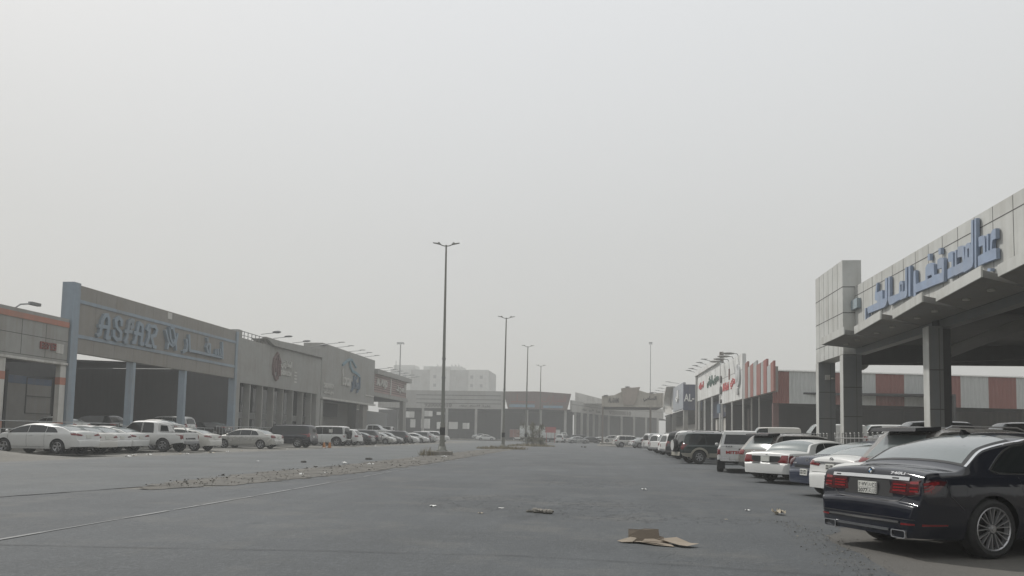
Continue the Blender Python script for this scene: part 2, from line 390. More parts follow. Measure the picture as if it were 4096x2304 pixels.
def wheel_meshes(r, w_, style, rimr):
    """tyre by turning a profile, rim with spokes; axis along y, outer face +y"""
    def turn(prof, n=32):
        mb = MB(); vs = [(q*math.cos(2*math.pi*i/n), y, q*math.sin(2*math.pi*i/n)) for i in range(n) for q, y in prof]; k = len(prof)
        return mb.add(vs, [(i*k+j, ((i+1) % n)*k+j, ((i+1) % n)*k+j+1, i*k+j+1) for i in range(n) for j in range(k-1)])
    h = w_/2
    t = turn([(rimr-.01, -h), (rimr+.02, -h), (r-.05, -h-.008), (r-.012, -h+.02), (r, -h+.05), (r-.004, -.02), (r-.004, .02), (r, h-.05), (r-.012, h-.02), (r-.05, h+.008), (rimr+.03, h+.004), (rimr, h-.004), (rimr-.012, h-.03)])
    tm = t.mesh('tyre', RUBBER, 40)
    d = turn([(.001, h-.085), (rimr-.03, h-.09), (rimr-.012, h-.05), (rimr+.001, h-.006), (rimr-.012, h+.001), (rimr-.022, h-.012)]); rm = d
    def spoke(a, w0, w1, r0, r1, y0, y1, th=.022):
        ca, sa = math.cos(a), math.sin(a)
        def P(q, s_, y): return (q*ca-s_*sa, y, q*sa+s_*ca)
        rm.hexa([P(r0, -w0, y0-th), P(r0, w0, y0-th), P(r0, w0*.8, y0), P(r0, -w0*.8, y0)], [P(r1, -w1, y1-th), P(r1, w1, y1-th), P(r1, w1*.8, y1), P(r1, -w1*.8, y1)])
    if style == 'vee':
        for k in range(9):
            a = 2*math.pi*k/9+.1
            for sg in (-1, 1):
                a2 = a+sg*.155; p0 = a+sg*.05
                ca0 = Vector((math.cos(p0)*.06, 0, math.sin(p0)*.06)); ca1 = Vector((math.cos(a2)*(rimr-.012), 0, math.sin(a2)*(rimr-.012)))
                A = (ca1-ca0).cross(Vector((0, 1, 0))).normalized()
                q0, q1 = .007, .013
                def pt(b, off, y): v = b+A*off; return (v.x, y, v.z)
                rm.hexa([pt(ca0, -q0, h-.05), pt(ca0, q0, h-.05), pt(ca0, q0*.5, h-.020), pt(ca0, -q0*.5, h-.020)], [pt(ca1, -q1, h-.04), pt(ca1, q1, h-.04), pt(ca1, q1*.4, h-.004), pt(ca1, -q1*.4, h-.004)])
    else:
        n = {'five': 5, 'six': 6, 'ten': 10}[style]
        for k in range(n): spoke(2*math.pi*k/n+.3, .035 if n < 8 else .016, .05 if n == 5 else .034 if n == 6 else .016, .05, rimr-.01, h-.03, h-.012)
    rm.tube((0, h-.06, 0), (0, h-.018, 0), .065, .05, n=18)
    rm.tube((0, h-.02, 0), (0, h-.008, 0), .03, .026, n=14)
    b = MB().tube((0, h-.088, 0), (0, h-.080, 0), rimr-.02, n=28)
    return tm, rm.mesh('rim', ALLOY, 30), b.mesh('brake', DARKU)

def sedan(L=4.65, W=1.8, H=1.44, zt=1.05, zh=.93, xd=.55, xr=1.55, xw=2.85, xc=3.62, ax=(1.0, 3.7), tr=.33, zc=1.0, bz=.90, **k):
    d = dict(L=L, W=W, H=H, ax=ax, tr=tr,
        top=[(0, .42), (.012, .55), (.03, .655), (.075, .70), (.09, .80), (.115, zt-.12), (.155, zt-.035), (.26, zt+.002), (xd, zt+.02), (xd+(xr-xd)*.5, zt+.02+(H-zt)*.60), (xr, H-.045), (xr+.4, H-.008), ((xr+xw)/2+.1, H), (xw, H-.04), ((xw+xc)/2, (H+zc)/2+.035), (xc, zc), (xc+.3, zc-.035), (L-.75, zh-.03), (L-.3, zh-.13), (L-.1, .70), (L-.03, .56), (L, .42)],
        rd=[(0, .02), (.1, .05), (xd, .055), (xd+.3, .06), (xr, .10), (xr+.4, .085), (xw-.2, .085), (xw, .10), (xc-.1, .075), (xc+.2, .06), (L-.4, .06), (L, .02)],
        belt=[(0, bz+.02), (.8, bz+.03), (xc, bz-.02), (L, bz-.09)])
    d.update(k); return d
def suv(L=4.9, W=1.9, H=1.8, zh=1.08, xw=3.1, xc=3.72, ax=(1.05, 3.85), tr=.38, bz=1.05, slope=.22, zc=1.14, **k):
    d = dict(L=L, W=W, H=H, ax=ax, tr=tr, S0=.30,
        top=[(0, .50), (.02, .62), (.05, .80), (.09, 1.0), (.10+slope*.3, 1.22), (.10+slope*.75, H-.22), (.12+slope, H-.08), (.24+slope, H-.02), (1.0, H), (2.2, H), (xw, H-.05), ((xw+xc)/2, (H+zc)/2+.03), (xc, zc), (xc+.25, zc-.03), (L-.55, zh), (L-.18, zh-.08), (L-.06, .80), (L-.02, .62), (L, .5)],
        rd=[(0, .02), (.1, .04), (.4, .09), (1, .085), (xw-.2, .09), (xw, .10), (xc-.1, .07), (xc+.2, .055), (L-.4, .05), (L, .02)],
        belt=[(0, bz), (.8, bz), (xc, bz-.03), (L, bz-.1)], tum=.17,
        plan=[(0,.80),(.05,.90),(.16,.955),(.5,.99),(1.2,1),(L-1.0,1),(L-.4,.965),(L-.12,.88),(L-.03,.8),(L,.72)], crown=3.2,
        sill=[(0,.42),(.3,.32),(.6,.24),(L-.6,.24),(L-.2,.36),(L,.42)])
    d.update(k); return d
def lens(**k): return k
KINDS = {
 'saloon': sedan(), 
 'fastback': sedan(L=4.68, H=1.43, zt=1.07, xd=.42, xr=1.62, xw=2.85, xc=3.75, ax=(1.0, 3.72), bz=.93),
 'tall_saloon': sedan(L=5.05, W=1.87, H=1.5, zt=1.09, xd=.72, xr=1.62, xw=3.1, xc=3.9, ax=(1.12, 3.98), zc=1.05, bz=.95),
 'old_saloon': sedan(L=5.3, W=1.95, H=1.46, zt=1.04, zh=.93, xd=1.05, xr=1.62, xw=3.15, xc=3.95, ax=(1.33, 4.25), zc=1.0, bz=.93, tum=.22),
 'coupe_tail': sedan(L=4.83, W=1.82, H=1.45, zt=1.03, xd=.62, xr=1.62, xw=2.95, xc=3.8, ax=(1.08, 3.82)),
 'limousine': sedan(L=5.21, W=1.90, H=1.58, zt=1.09, zh=1.0, xd=.62, xr=1.74, xw=3.25, xc=4.1, ax=(1.11, 4.32), tr=.368, gap=.045, zc=1.08, bz=.99, tum=.27,
      sill=[(0,.255),(.25,.25),(.5,.24),(4.8,.22),(5.21,.26)], plan=[(0,.78),(.03,.845),(.09,.90),(.2,.945),(.5,.985),(1.1,1),(3.9,1),(4.6,.965),(5.0,.87),(5.15,.76),(5.21,.66)]),
 'crossover': suv(L=4.7, W=1.88, H=1.66, zh=1.02, xw=2.8, xc=3.6, ax=(.98, 3.68), tr=.36, bz=1.0, slope=.42, zc=1.08),
 'boxy_suv': suv(), 'big_suv': suv(L=5.1, W=1.98, H=1.92, tr=.40, xw=3.25, xc=3.85, ax=(1.1, 4.0), slope=.16),
 'square_suv': suv(L=4.75, W=1.95, H=1.95, tr=.40, xw=3.1, xc=3.5, ax=(.85, 3.75), slope=.05, tum=.10, bz=1.12, zh=1.12, zc=1.17),
 'van': suv(L=4.9, W=1.85, H=2.1, tr=.34, xw=3.9, xc=4.55, ax=(1.0, 3.7), slope=.1, bz=1.15, zc=1.2, zh=1.0, tum=.12),
 'pickup': dict(L=5.3, W=1.9, H=1.82, ax=(1.2, 4.4), tr=.385, S0=.36, tum=.2, crown=3.0,
      top=[(0, .56), (.02, .80), (.04, 1.10), (.08, 1.14), (.4, 1.15), (1.50, 1.16), (1.54, 1.20), (1.66, 1.70), (1.80, 1.79), (2.4, 1.82), (3.2, 1.79), (3.55, 1.5), (3.95, 1.20), (4.2, 1.16), (4.9, 1.08), (5.16, .98), (5.26, .75), (5.3, .5)],
      rd=[(0, .02), (.1, .03), (1.5, .03), (1.8, .10), (3.0, .09), (3.3, .09), (3.9, .06), (4.8, .06), (5.3, .02)],
      belt=[(0, 1.06), (1.5, 1.07), (3.9, 1.06), (5.3, .95)], plan=[(0,.86),(.04,.93),(.12,.97),(1.2,1),(4.2,1),(5.0,.93),(5.2,.84),(5.3,.74)], sill=[(0,.42),(.5,.36),(.9,.24),(4.7,.24),(5.1,.36),(5.3,.40)]),
}
STYLE = {  # rear lights, glass spans, wheels
 'saloon': dict(rg=(.60, 1.52), wsx=(2.95, 3.60), sg=(1.12, 3.42), bp=(1.75, 2.55), lamp=[(.46, .86), (.80, .93), (.80, .82), (.52, .80)], lsx=.34, rim='five', rr=.215),
 'fastback': dict(rg=(.50, 1.58), wsx=(2.95, 3.72), sg=(1.05, 3.55), bp=(1.65, 2.55), lamp=[(.40, .90), (.80, .98), (.80, .86), (.45, .84)], lsx=.42, rim='five', rr=.215),
 'tall_saloon': dict(rg=(.80, 1.58), wsx=(3.2, 3.88), sg=(1.30, 3.72), bp=(1.9, 2.75), lamp=[(.60, 1.0), (.85, 1.03), (.86, .80), (.54, .82)], lsx=.36, rim='five', rr=.225),
 'old_saloon': dict(rg=(1.10, 1.60), wsx=(3.25, 3.92), sg=(1.42, 3.75), bp=(2.0, 2.85), lamp=[(.60, .92), (.90, .93), (.90, .68), (.48, .70)], lsx=.30, rim='ten', rr=.20),
 'coupe_tail': dict(rg=(.70, 1.58), wsx=(3.05, 3.76), sg=(1.2, 3.6), bp=(1.85, 2.65), lamp=[(.60, .95), (.82, 1.0), (.84, .76), (.74, .74)], lsx=.30, rim='five', rr=.215),
 'crossover': dict(rg=None, back=(1.06, 1.50, .66, .52), wsx=(2.95, 3.58), sg=(.62, 3.4), bp=(1.55, 2.45), lamp=[(.56, 1.02), (.86, 1.05), (.88, .86), (.60, .86)], lsx=.40, rim='five', rr=.235),
 'boxy_suv': dict(rg=None, back=(1.12, 1.62, .70, .60), wsx=(3.2, 3.68), sg=(.5, 3.55), bp=(1.45, 2.45), lamp=[(.72, 1.15), (.90, 1.15), (.90, .80), (.74, .80)], lsx=.16, rim='six', rr=.22),
 'big_suv': dict(rg=None, back=(1.15, 1.76, .76, .66), wsx=(3.35, 3.82), sg=(.42, 3.68), bp=(1.5, 2.55), lamp=[(.80, 1.25), (.93, 1.25), (.95, .88), (.80, .88)], lsx=.16, rim='six', rr=.24),
 'square_suv': dict(rg=None, back=(1.2, 1.75, .70, .66), wsx=(3.15, 3.48), sg=(.25, 3.38), bp=(1.35, 2.3), lamp=[(.82, 1.05), (.92, 1.05), (.92, .85), (.82, .85)], lsx=.08, rim='five', rr=.24),
 'van': dict(rg=None, back=(1.25, 1.85, .70, .66), wsx=(3.95, 4.5), sg=(3.1, 4.35), bp=(3.15, 4.34), lamp=[(.78, 1.25), (.88, 1.25), (.9, .8), (.8, .8)], lsx=.12, rim='ten', rr=.20),
 'pickup': dict(rg=None, back=None, wsx=(3.22, 3.92), sg=(1.82, 3.72), bp=(2.55, 2.60), lamp=[(.80, 1.02), (.91, 1.02), (.91, .74), (.80, .74)], lsx=.16, rim='six', rr=.235),
}
_cache = {}
def car_parts(kind):
    if kind in _cache: return _cache[kind]
    p = KINDS[kind]; st = STYLE[kind]; s = car_shape(p); L, W, H = s.L, s.W, s.H; P = []
    P.append(('body', s.mb.mesh('body', None, 42), 'PAINT', []))
    x0, x1 = st['sg']; b0, b1 = st['bp']
    segs = [(x0, b0-.012, .35 if st['rg'] else .12, 0), (b0+.012, b1-.012, 0, 0), (b1+.012, x1, 0, .0)] if b0 > x0+.3 else [(x0, b0-.012, .0, 0), (b1+.012, x1, 0, 0)]
    if kind == 'van': segs = [(3.15, 4.32, 0, 0)]
    for sg in (1, -1):
        for (a, b, r0, r1) in segs:
            mb = MB(); side_glass(mb, s, a, b, sg, r0=r0, r1=r1)
            if mb.v: P.append(('side_window', mb.mesh('side_window', GLASS, 60), None, []))
    mb = MB(); top_glass(mb, s, *st['wsx'], mg=.05); P.append(('windscreen', mb.mesh('windscreen', GLASS_D, 60), None, []))
    if st['rg']: mb = MB(); top_glass(mb, s, *st['rg'], mg=.08); P.append(('rear_window', mb.mesh('rear_window', GLASS_D, 60), None, []))
    elif st['back']:
        zb, zt, wb, wt = st['back']; mb = MB(); patch(mb, s, 'rear', [(-wb, zb), (wb, zb), (wt, zt), (-wt, zt)]); P.append(('rear_window', mb.mesh('rear_window', GLASS, 60), None, []))
    else:
        mb = MB().hexa([(1.60, -.62, 1.25), (1.60, .62, 1.25), (1.66, .55, 1.64), (1.66, -.55, 1.64)], [(1.70, -.62, 1.25), (1.70, .62, 1.25), (1.76, .55, 1.64), (1.76, -.55, 1.64)]); P.append(('rear_window', mb.mesh('rear_window', GLASS), None, []))
    for sg in (1, -1):
        mb = MB(); lp = [(y*sg, z) for y, z in st['lamp']]; patch(mb, s, 'rear', lp, .012, bulge=.008)
        zs = [z for _, z in st['lamp'][1:3]]; patch(mb, s, 'side', [(.05, max(zs)), (st['lsx'], max(zs)-.02), (st['lsx']*.8, min(zs)+.02), (.06, min(zs))], .008, sg)
        P.append(('tail_lamp', mb.mesh('tail_lamp', REDL, 50), None, []))
        mb = MB(); zf = .70 if H < 1.6 else .92
        patch(mb, s, 'front', [(sg*W*.50, zf-.05), (sg*W*.80, zf-.03), (sg*W*.80, zf+.07), (sg*W*.52, zf+.04)], .012, bulge=.01)
        patch(mb, s, 'side', [(L-.14, zf-.03), (L-.42, zf+.03), (L-.46, zf+.08), (L-.16, zf+.07)], .008, sg)
        P.append(('headlamp', mb.mesh('headlamp', CLEARL, 50), None, []))
        mb = MB(); xm = s.p['top'][-8][0] if kind != 'pickup' else 3.55
        xm = st['wsx'][1]-.22; zm = s.belt(xm)+.05; ym = s.sect(xm)[9][0]*sg
        mb.sphere((xm, ym+.13*sg, zm+.07), .085, 10, 6, .8); mb.v = [(xm+(a-xm)*.6, b*1., c) for a, b, c in mb.v]; mb.bar((xm, ym-.02*sg, zm), (xm, ym+.1*sg, zm+.04), .04, .03)
        P.append(('wing_mirror', mb.mesh('wing_mirror', None, 50), 'PAINT', []))
        for xh in ((b0+b1)/2-.75 if kind != 'pickup' else 1.95, (b0+b1)/2+.18):
            if kind == 'van': continue
            mb = MB(); zh_ = s.belt(xh)-.10; ribbon(mb, s, 'side', [(xh, zh_), (xh+.17, zh_)], .025, .025, sg); P.append(('door_handle', mb.mesh('door_handle', None), 'PAINT', []))
    # seams of doors, boot, bumper
    mb = MB()
    for sg in (1, -1):
        for xx in ((b0, b1, x1-.05) if kind != 'van' else (3.05, 4.3)): ribbon(mb, s, 'side', [(xx, .32), (xx+.02, s.belt(xx)-.02)], .009, .0025, sg)
        ribbon(mb, s, 'side', [(b0, .32), (x1-.05, .32)], .009, .0025, sg)
    if st['rg']: ribbon(mb, s, 'rear', [(-.70*W/.9, .70), (.70*W/.9, .70)], .010, .003)
    P.append(('panel_gap', mb.mesh('panel_gap', TRIM), None, []))
    mb = MB(); zp = .82 if st['rg'] and kind != 'coupe_tail' else .62 if kind in ('coupe_tail', 'pickup') else .92
    q, nr = hit(s, 'rear', 0, zp); yy = .16
    mb.hexa([(q.x-.028, -yy, zp-.08), (q.x-.028, yy, zp-.08), (q.x-.02, yy, zp+.08), (q.x-.02, -yy, zp+.08)], [(q.x+.02, -yy, zp-.08), (q.x+.02, yy, zp-.08), (q.x+.02, yy, zp+.08), (q.x+.02, -yy, zp+.08)])
    P.append(('number_plate', mb.mesh('number_plate', PLATE), None, []))
    mb = MB(); zf = .58 if H < 1.6 else .82; patch(mb, s, 'front', [(-W*.42, zf-.09), (W*.42, zf-.09), (W*.46, zf+.09), (-W*.46, zf+.09)], .006); patch(mb, s, 'front', [(-W*.6, .33), (W*.6, .33), (W*.55, .43), (-W*.55, .43)], .006)
    P.append(('grille', mb.mesh('grille', TRIM), None, []))
    mb = MB(); mb.box(.35, L-.35, -W+.40, W-.40, .30 if H < 1.6 else .42, .66)
    for a in p['ax']: mb.box(a-p['tr']-.03, a+p['tr']+.03, -W+.27, W-.27, p['tr']+.02, p['tr']*2+.05)
    P.append(('underbody', mb.mesh('underbody', DARKU), None, []))
    if kind in ('boxy_suv', 'big_suv', 'crossover', 'square_suv'):
        for sg in (1, -1):
            y_ = s.sect(1.6)[12][0]*sg*.93; mb = MB().path([(.75, y_, H-.04), (.9, y_, H+.025), (2.4, y_, H+.025), (2.6, y_, H-.04)], .013, 6)
            P.append(('roof_rail', mb.mesh('roof_rail', TRIM if kind != 'crossover' else ALLOY, 40), None, []))
        mb = MB(); 
        ribbon(mb, s, 'rear', [(-W*.82, .50), (W*.82, .50)], .16, .03); P.append(('rear_bumper_trim', mb.mesh('rear_bumper_trim', TRIM), None, []))
    if kind == 'pickup':
        mb = MB().box(.10, 1.5, -.74, .74, 1.13, 1.175); P.append(('bed_cover', mb.mesh('bed_cover', TRIM), None, []))
        mb = MB().box(-.12, .04, -.72, .72, .50, .64).box(-.04, .2, -.3, .3, .45, .55); P.append(('step_bumper', mb.mesh('step_bumper', CHROME if False else ALLOY), None, []))
    tm, rm, bk = wheel_meshes(p['tr'], .225 if H < 1.6 else .26, st['rim'], st['rr'])
    _cache[kind] = (P, tm, rm, bk, s); return _cache[kind]
def put_wheels(root, p, tm, rm, bk, rm_mt=None, yin=.115):
    for a in p['ax']:
        for sg in (1, -1):
            wo = mesh_obj('wheel', tm, root); wo.location = (a, sg*(p['W']/2-yin-.012), p['tr']); wo.rotation_euler.z = 0 if sg > 0 else math.pi
            ro = mesh_obj('rim', rm, wo, rm_mt); mesh_obj('brake_disc', bk, wo)
FARSKIP = {'wing_mirror', 'door_handle', 'panel_gap', 'roof_rail', 'rear_bumper_trim', 'grille', 'bed_cover'}
KN = {'saloon': 'saloon_car', 'fastback': 'saloon_car', 'tall_saloon': 'saloon_car', 'old_saloon': 'saloon_car', 'coupe_tail': 'saloon_car', 'crossover': 'suv', 'boxy_suv': 'suv', 'big_suv': 'suv', 'square_suv': 'suv', 'van': 'van', 'pickup': 'pickup_truck'}
CATS = {'saloon_car': 'car', 'suv': 'car', 'van': 'van', 'pickup_truck': 'pickup truck'}
def car(kind, pt, x, y, hd, label, group, z=0., far=False, skip=(), rear_glass=None, lamp=None, scale=1.):
    """stand a vehicle with the middle of its rear bumper at (x, y), pointing hd degrees from +X"""
    P, tm, rm, bk, s = car_parts(kind); nm = KN[kind]
    root = empty(nm, (x, y, z), label, CATS[nm], group, R(hd)); root.scale = (scale,)*3
    for name, me, mk, sub in P:
        if (far and name in FARSKIP) or name in skip: continue
        o = mesh_obj(name, me, root, pt if mk == 'PAINT' else None)
        if name == 'tail_lamp' and lamp: o.material_slots[0].link = 'OBJECT'; o.material_slots[0].material = lamp
        if name == 'rear_window' and rear_glass: o.material_slots[0].link = 'OBJECT'; o.material_slots[0].material = rear_glass
    put_wheels(root, KINDS[kind], tm, rm, bk)
    return root
# ------------------------------------------------------------------ ground
def asphalt(name, col, dustc=(.165, .158, .142), edges=(), crackpatch=None, grain=1.):
    mt = bpy.data.materials.new(name); mt.use_nodes = True; n = mt.node_tree; b = n.nodes['Principled BSDF']; L = n.links.new
    b.inputs['Roughness'].default_value = .82; b.inputs['Specular IOR Level'].default_value = .35
    g = n.nodes.new('ShaderNodeNewGeometry'); pos = g.outputs['Position']
    def noise(sc, det, rough=.6, vec=pos, stretch=None):
        a = n.nodes.new('ShaderNodeTexNoise'); a.inputs['Scale'].default_value = sc; a.inputs['Detail'].default_value = det; a.inputs['Roughness'].default_value = rough
        if stretch:
            m_ = n.nodes.new('ShaderNodeMapping'); m_.inputs['Scale'].default_value = stretch; L(vec, m_.inputs[0]); L(m_.outputs[0], a.inputs['Vector'])
        else: L(vec, a.inputs['Vector'])
        return a.outputs['Fac']
    def mrange(v, a, b_, c, d):
        r_ = n.nodes.new('ShaderNodeMapRange'); r_.inputs['From Min'].default_value = a; r_.inputs['From Max'].default_value = b_; r_.inputs['To Min'].default_value = c; r_.inputs['To Max'].default_value = d; L(v, r_.inputs['Value']); return r_.outputs[0]
    def math_(op, a, b_=None):
        m_ = n.nodes.new('ShaderNodeMath'); m_.operation = op
        L(a, m_.inputs[0]) if not isinstance(a, float) else setattr(m_.inputs[0], 'default_value', a)
        if b_ is not None: L(b_, m_.inputs[1]) if not isinstance(b_, float) else setattr(m_.inputs[1], 'default_value', b_)
        return m_.outputs[0]
    def mix(f, a, b_):
        m_ = n.nodes.new('ShaderNodeMix'); m_.data_type = 'RGBA'
        L(f, m_.inputs[0])
        for v, i in ((a, 6), (b_, 7)):
            if isinstance(v, tuple): m_.inputs[i].default_value = (*v, 1)
            else: L(v, m_.inputs[i])
        return m_.outputs[2]
    c = tuple(col)
    w0 = n.nodes.new('ShaderNodeTexNoise'); w0.inputs['Scale'].default_value = 1.7; w0.inputs['Detail'].default_value = 5; L(pos, w0.inputs['Vector']); w1 = n.nodes.new('ShaderNodeVectorMath'); w1.operation = 'ADD'; w2 = n.nodes.new('ShaderNodeVectorMath'); w2.operation = 'SCALE'; w2.inputs['Scale'].default_value = 1.1; L(w0.outputs['Color'], w2.inputs[0]); L(pos, w1.inputs[0]); L(w2.outputs[0], w1.inputs[1]); wvp = w1.outputs[0]
    fine = noise(60, 3, .75); med = noise(9, 6, .65); grit = noise(17, 4, .8); patchy = noise(2.1, 7, .72); big = noise(.22, 5, .6); lanes = noise(.9, 4, .6, stretch=(1.6, .10, 1))
    v = mix(mrange(fine, .3, .7, 0, 1), tuple(x*.60 for x in c), tuple(min(1, x*1.42) for x in c))
    v = mix(mrange(grit, .42, .62, 0, .95), v, tuple(x*.45 for x in c))
    v = mix(mrange(grit, .40, .28, 0, .95), v, tuple(min(1, x*2.1) for x in c))
    v = mix(mrange(patchy, .45, .75, 0, .5), v, tuple(x*.72 for x in c))
    mot = noise(4.6, 5, .7); v = mix(mrange(mot, .44, .62, 0, .42), v, tuple(x*.62 for x in c)); v = mix(mrange(mot, .44, .32, 0, .38), v, tuple(min(1, x*1.5) for x in c))
    v = mix(mrange(med, .35, .7, 0, .75*grain), v, tuple(x*.62 for x in c))
    v = mix(mrange(big, .35, .68, 0, .50), v, tuple(x*1.35 for x in c))
    v = mix(mrange(lanes, .40, .66, 0, .5), v, tuple(x*.72 for x in c))
    spk = n.nodes.new('ShaderNodeTexVoronoi'); spk.inputs['Scale'].default_value = 26; L(pos, spk.inputs['Vector'])
    v = mix(mrange(spk.outputs['Distance'], .0, .13, .55, 0), v, tuple(min(1, x*2.2) for x in c))
    oil = n.nodes.new('ShaderNodeTexVoronoi'); oil.inputs['Scale'].default_value = .42; L(wvp, oil.inputs['Vector'])
    v = mix(mrange(oil.outputs['Distance'], .06, .17, .45, 0), v, tuple(x*.45 for x in c))
    # dust blown over the surface, heavier along the edges
    d = mrange(noise(.6, 7, .68), .5, .78, 0, .45)
    sx = n.nodes.new('ShaderNodeSeparateXYZ'); L(pos, sx.inputs[0])
    wob = math_('MULTIPLY', math_('SUBTRACT', noise(1.3, 6, .7), .5), 2.6)
    xw_ = math_('ADD', sx.outputs['X'], wob)
    for (xa, xb) in edges:
        d = math_('MAXIMUM', d, math_('MULTIPLY', mrange(xw_, xa, xb, 0, 1), mrange(med, .25, .6, .55, 1)))
    v = mix(d, v, dustc)
    h = math_('ADD', math_('MULTIPLY', grit, 1.3), math_('MULTIPLY', med, .6))
    # crazed, alligator-cracked patches
    vor = n.nodes.new('ShaderNodeTexVoronoi'); vor.feature = 'DISTANCE_TO_EDGE'; vor.inputs['Scale'].default_value = 2.6
    wv = n.nodes.new('ShaderNodeVectorMath'); wv.operation = 'ADD'; nn = n.nodes.new('ShaderNodeTexNoise'); nn.inputs['Scale'].default_value = 3; nn.inputs['Detail'].default_value = 5; L(pos, nn.inputs['Vector'])
    sc_ = n.nodes.new('ShaderNodeVectorMath'); sc_.operation = 'SCALE'; sc_.inputs['Scale'].default_value = .55; L(nn.outputs['Color'], sc_.inputs[0]); L(pos, wv.inputs[0]); L(sc_.outputs[0], wv.inputs[1]); L(wv.outputs[0], vor.inputs['Vector'])
    ck = mrange(vor.outputs['Distance'], .0, .045, 1, 0)
    msk = mrange(noise(.16, 4, .6), .58, .66, 0, .75)
    for (cx, cy, rx, ry) in (crackpatch or ()):
        m_ = n.nodes.new('ShaderNodeMapping'); m_.inputs['Location'].default_value = (-cx/rx, -cy/ry, 0); m_.inputs['Scale'].default_value = (1/rx, 1/ry, 0); L(pos, m_.inputs[0])
        ln = n.nodes.new('ShaderNodeVectorMath'); ln.operation = 'LENGTH'; L(m_.outputs[0], ln.inputs[0])
        msk = math_('MAXIMUM', msk, mrange(math_('ADD', ln.outputs['Value'], math_('MULTIPLY', wob, .35)), .6, 1.05, 1, 0))
    cm = math_('MULTIPLY', ck, msk)
    v = mix(math_('MULTIPLY', cm, .42), v, (.03, .03, .03))
    h = math_('SUBTRACT', h, math_('MULTIPLY', cm, 1.6))
    L(v, b.inputs['Base Color'])
    bp = n.nodes.new('ShaderNodeBump'); bp.inputs['Strength'].default_value = .8; bp.inputs['Distance'].default_value = .015
    L(h, bp.inputs['Height']); L(bp.outputs[0], b.inputs['Normal'])
    return mt
A_MAIN = asphalt('asphalt_main', (.090, .097, .103), edges=((9.5, 12.5),), crackpatch=((-1.3, 15.2, 3.2, 2.6), (1.2, 13.2, 2.2, .9), (-.5, 22.5, 2.2, 2.2)))
A_LEFT = asphalt('asphalt_left', (.108, .116, .120), edges=((-21.0, -24.0),))
A_LOT = asphalt('asphalt_lot', (.100, .098, .094), dustc=(.125, .118, .106), edges=((2.0, 4.6),), grain=1.2)
SAND = asphalt('sand', (.155, .148, .132), dustc=(.19, .178, .155), grain=.8)
def strip(name, mt, pts_l, pts_r, z, jit=.0, st=.6, bump=None):
    """sheet between a left and a right edge given as polylines (x, y), ragged by jit"""
    def dn(p):
        o = []
        for a, b in zip(p, p[1:]):
            k = max(1, int(math.hypot(b[0]-a[0], b[1]-a[1])/st)); o += [(a[0]+(b[0]-a[0])*i/k, a[1]+(b[1]-a[1])*i/k) for i in range(k)]
        return o+[p[-1]]
    def rs(p, n):
        l = [0]
        for a, b in zip(p, p[1:]): l.append(l[-1]+math.hypot(b[0]-a[0], b[1]-a[1]))
        return [(float(np.interp(t, l, [q[0] for q in p])), float(np.interp(t, l, [q[1] for q in p]))) for t in np.linspace(0, l[-1], n)]
    n = max(len(dn(pts_l)), len(dn(pts_r))); a = rs(pts_l, n); b = rs(pts_r, n)
    a = [(x+rnd.gauss(0, jit), y) for x, y in a]; b = [(x+rnd.gauss(0, jit), y) for x, y in b]
    K = 6 if bump else 1; vs = []
    for (p, q) in zip(a, b):
        for k in range(K+1):
            t = k/K; x = p[0]+(q[0]-p[0])*t; y = p[1]+(q[1]-p[1])*t
            vs.append((x, y, z+(bump(x, y, t) if bump else 0)))
    mb = MB().add(vs, [(i*(K+1)+k, i*(K+1)+k+1, (i+1)*(K+1)+k+1, (i+1)*(K+1)+k) for i in range(n-1) for k in range(K)])
    return tag(mb.build(name, mt), kind='structure')
# one ground sheet to the horizon
tag(MB().add([(-500, -60, 0), (500, -60, 0), (500, 900, 0), (-500, 900, 0)], [(0, 1, 2, 3)]).build('ground', SAND), kind='structure')
strip('road', A_MAIN, [(-15.0, -15), (-14.0, 10), (-11.9, 13.3), (-10.95, 15.8), (-10.1, 16.0), (-9.1, 17.7), (-8.2, 24), (-7.75, 32.6), (-8.1, 60), (-8.2, 150)], [(3.3, -15), (3.25, 10.6), (3.7, 12.6), (6.2, 14.6), (11.3, 17), (11.5, 150)], .004, .07)
strip('road', A_LEFT, [(-23.2, -15), (-23, 150)], [(-14.6, -15), (-14.4, 10.2), (-11.5, 13.2), (-10.8, 16.4), (-10.95, 24), (-10.5, 31), (-10.5, 42), (-10.7, 150)], .009, .05)
strip('road', A_MAIN, [(-60, 150.2), (-60, 176)], [(34, 150.2), (34, 176)], .006, 0)
strip('parking_ground', A_LOT, [(2.9, -15), (2.9, 19)], [(11.5, -15), (11.5, 19)], .002, .0)
# darker seams where one layer of asphalt ends on another
SEAM = mat('seam', (.028, .028, .030), .9, 0, .4, 5)
def seam(pts, w_=.035, nm='road_seam'):
    o = []
    for a, b in zip(pts, pts[1:]):
        k = max(1, int(math.hypot(b[0]-a[0], b[1]-a[1])/.3)); o += [(a[0]+(b[0]-a[0])*i/k, a[1]+(b[1]-a[1])*i/k) for i in range(k)]
    o.append(pts[-1]); vs = []; jl = 0
    for i, (x, y) in enumerate(o):
        a = o[max(0, i-1)]; b = o[min(len(o)-1, i+1)]; dx, dy = b[0]-a[0], b[1]-a[1]; l = math.hypot(dx, dy); jl = jl*.7+rnd.gauss(0, .012)
        ww = w_*rnd.uniform(.25, 1.1)/2
        vs += [(x-dy/l*(ww+jl), y+dx/l*(ww+jl), .0135), (x+dy/l*(ww-jl), y-dx/l*(ww-jl), .0135)]
    return tag(MB().add(vs, [(2*i, 2*i+1, 2*i+3, 2*i+2) for i in range(len(o)-1)]).build(nm, SEAM), kind='structure')
seam([(-12.5, 8.35), (-6.9, 8.0), (-3.9, 8.35), (-.97, 8.65), (1.13, 8.4), (2.9, 8.05)], .018)
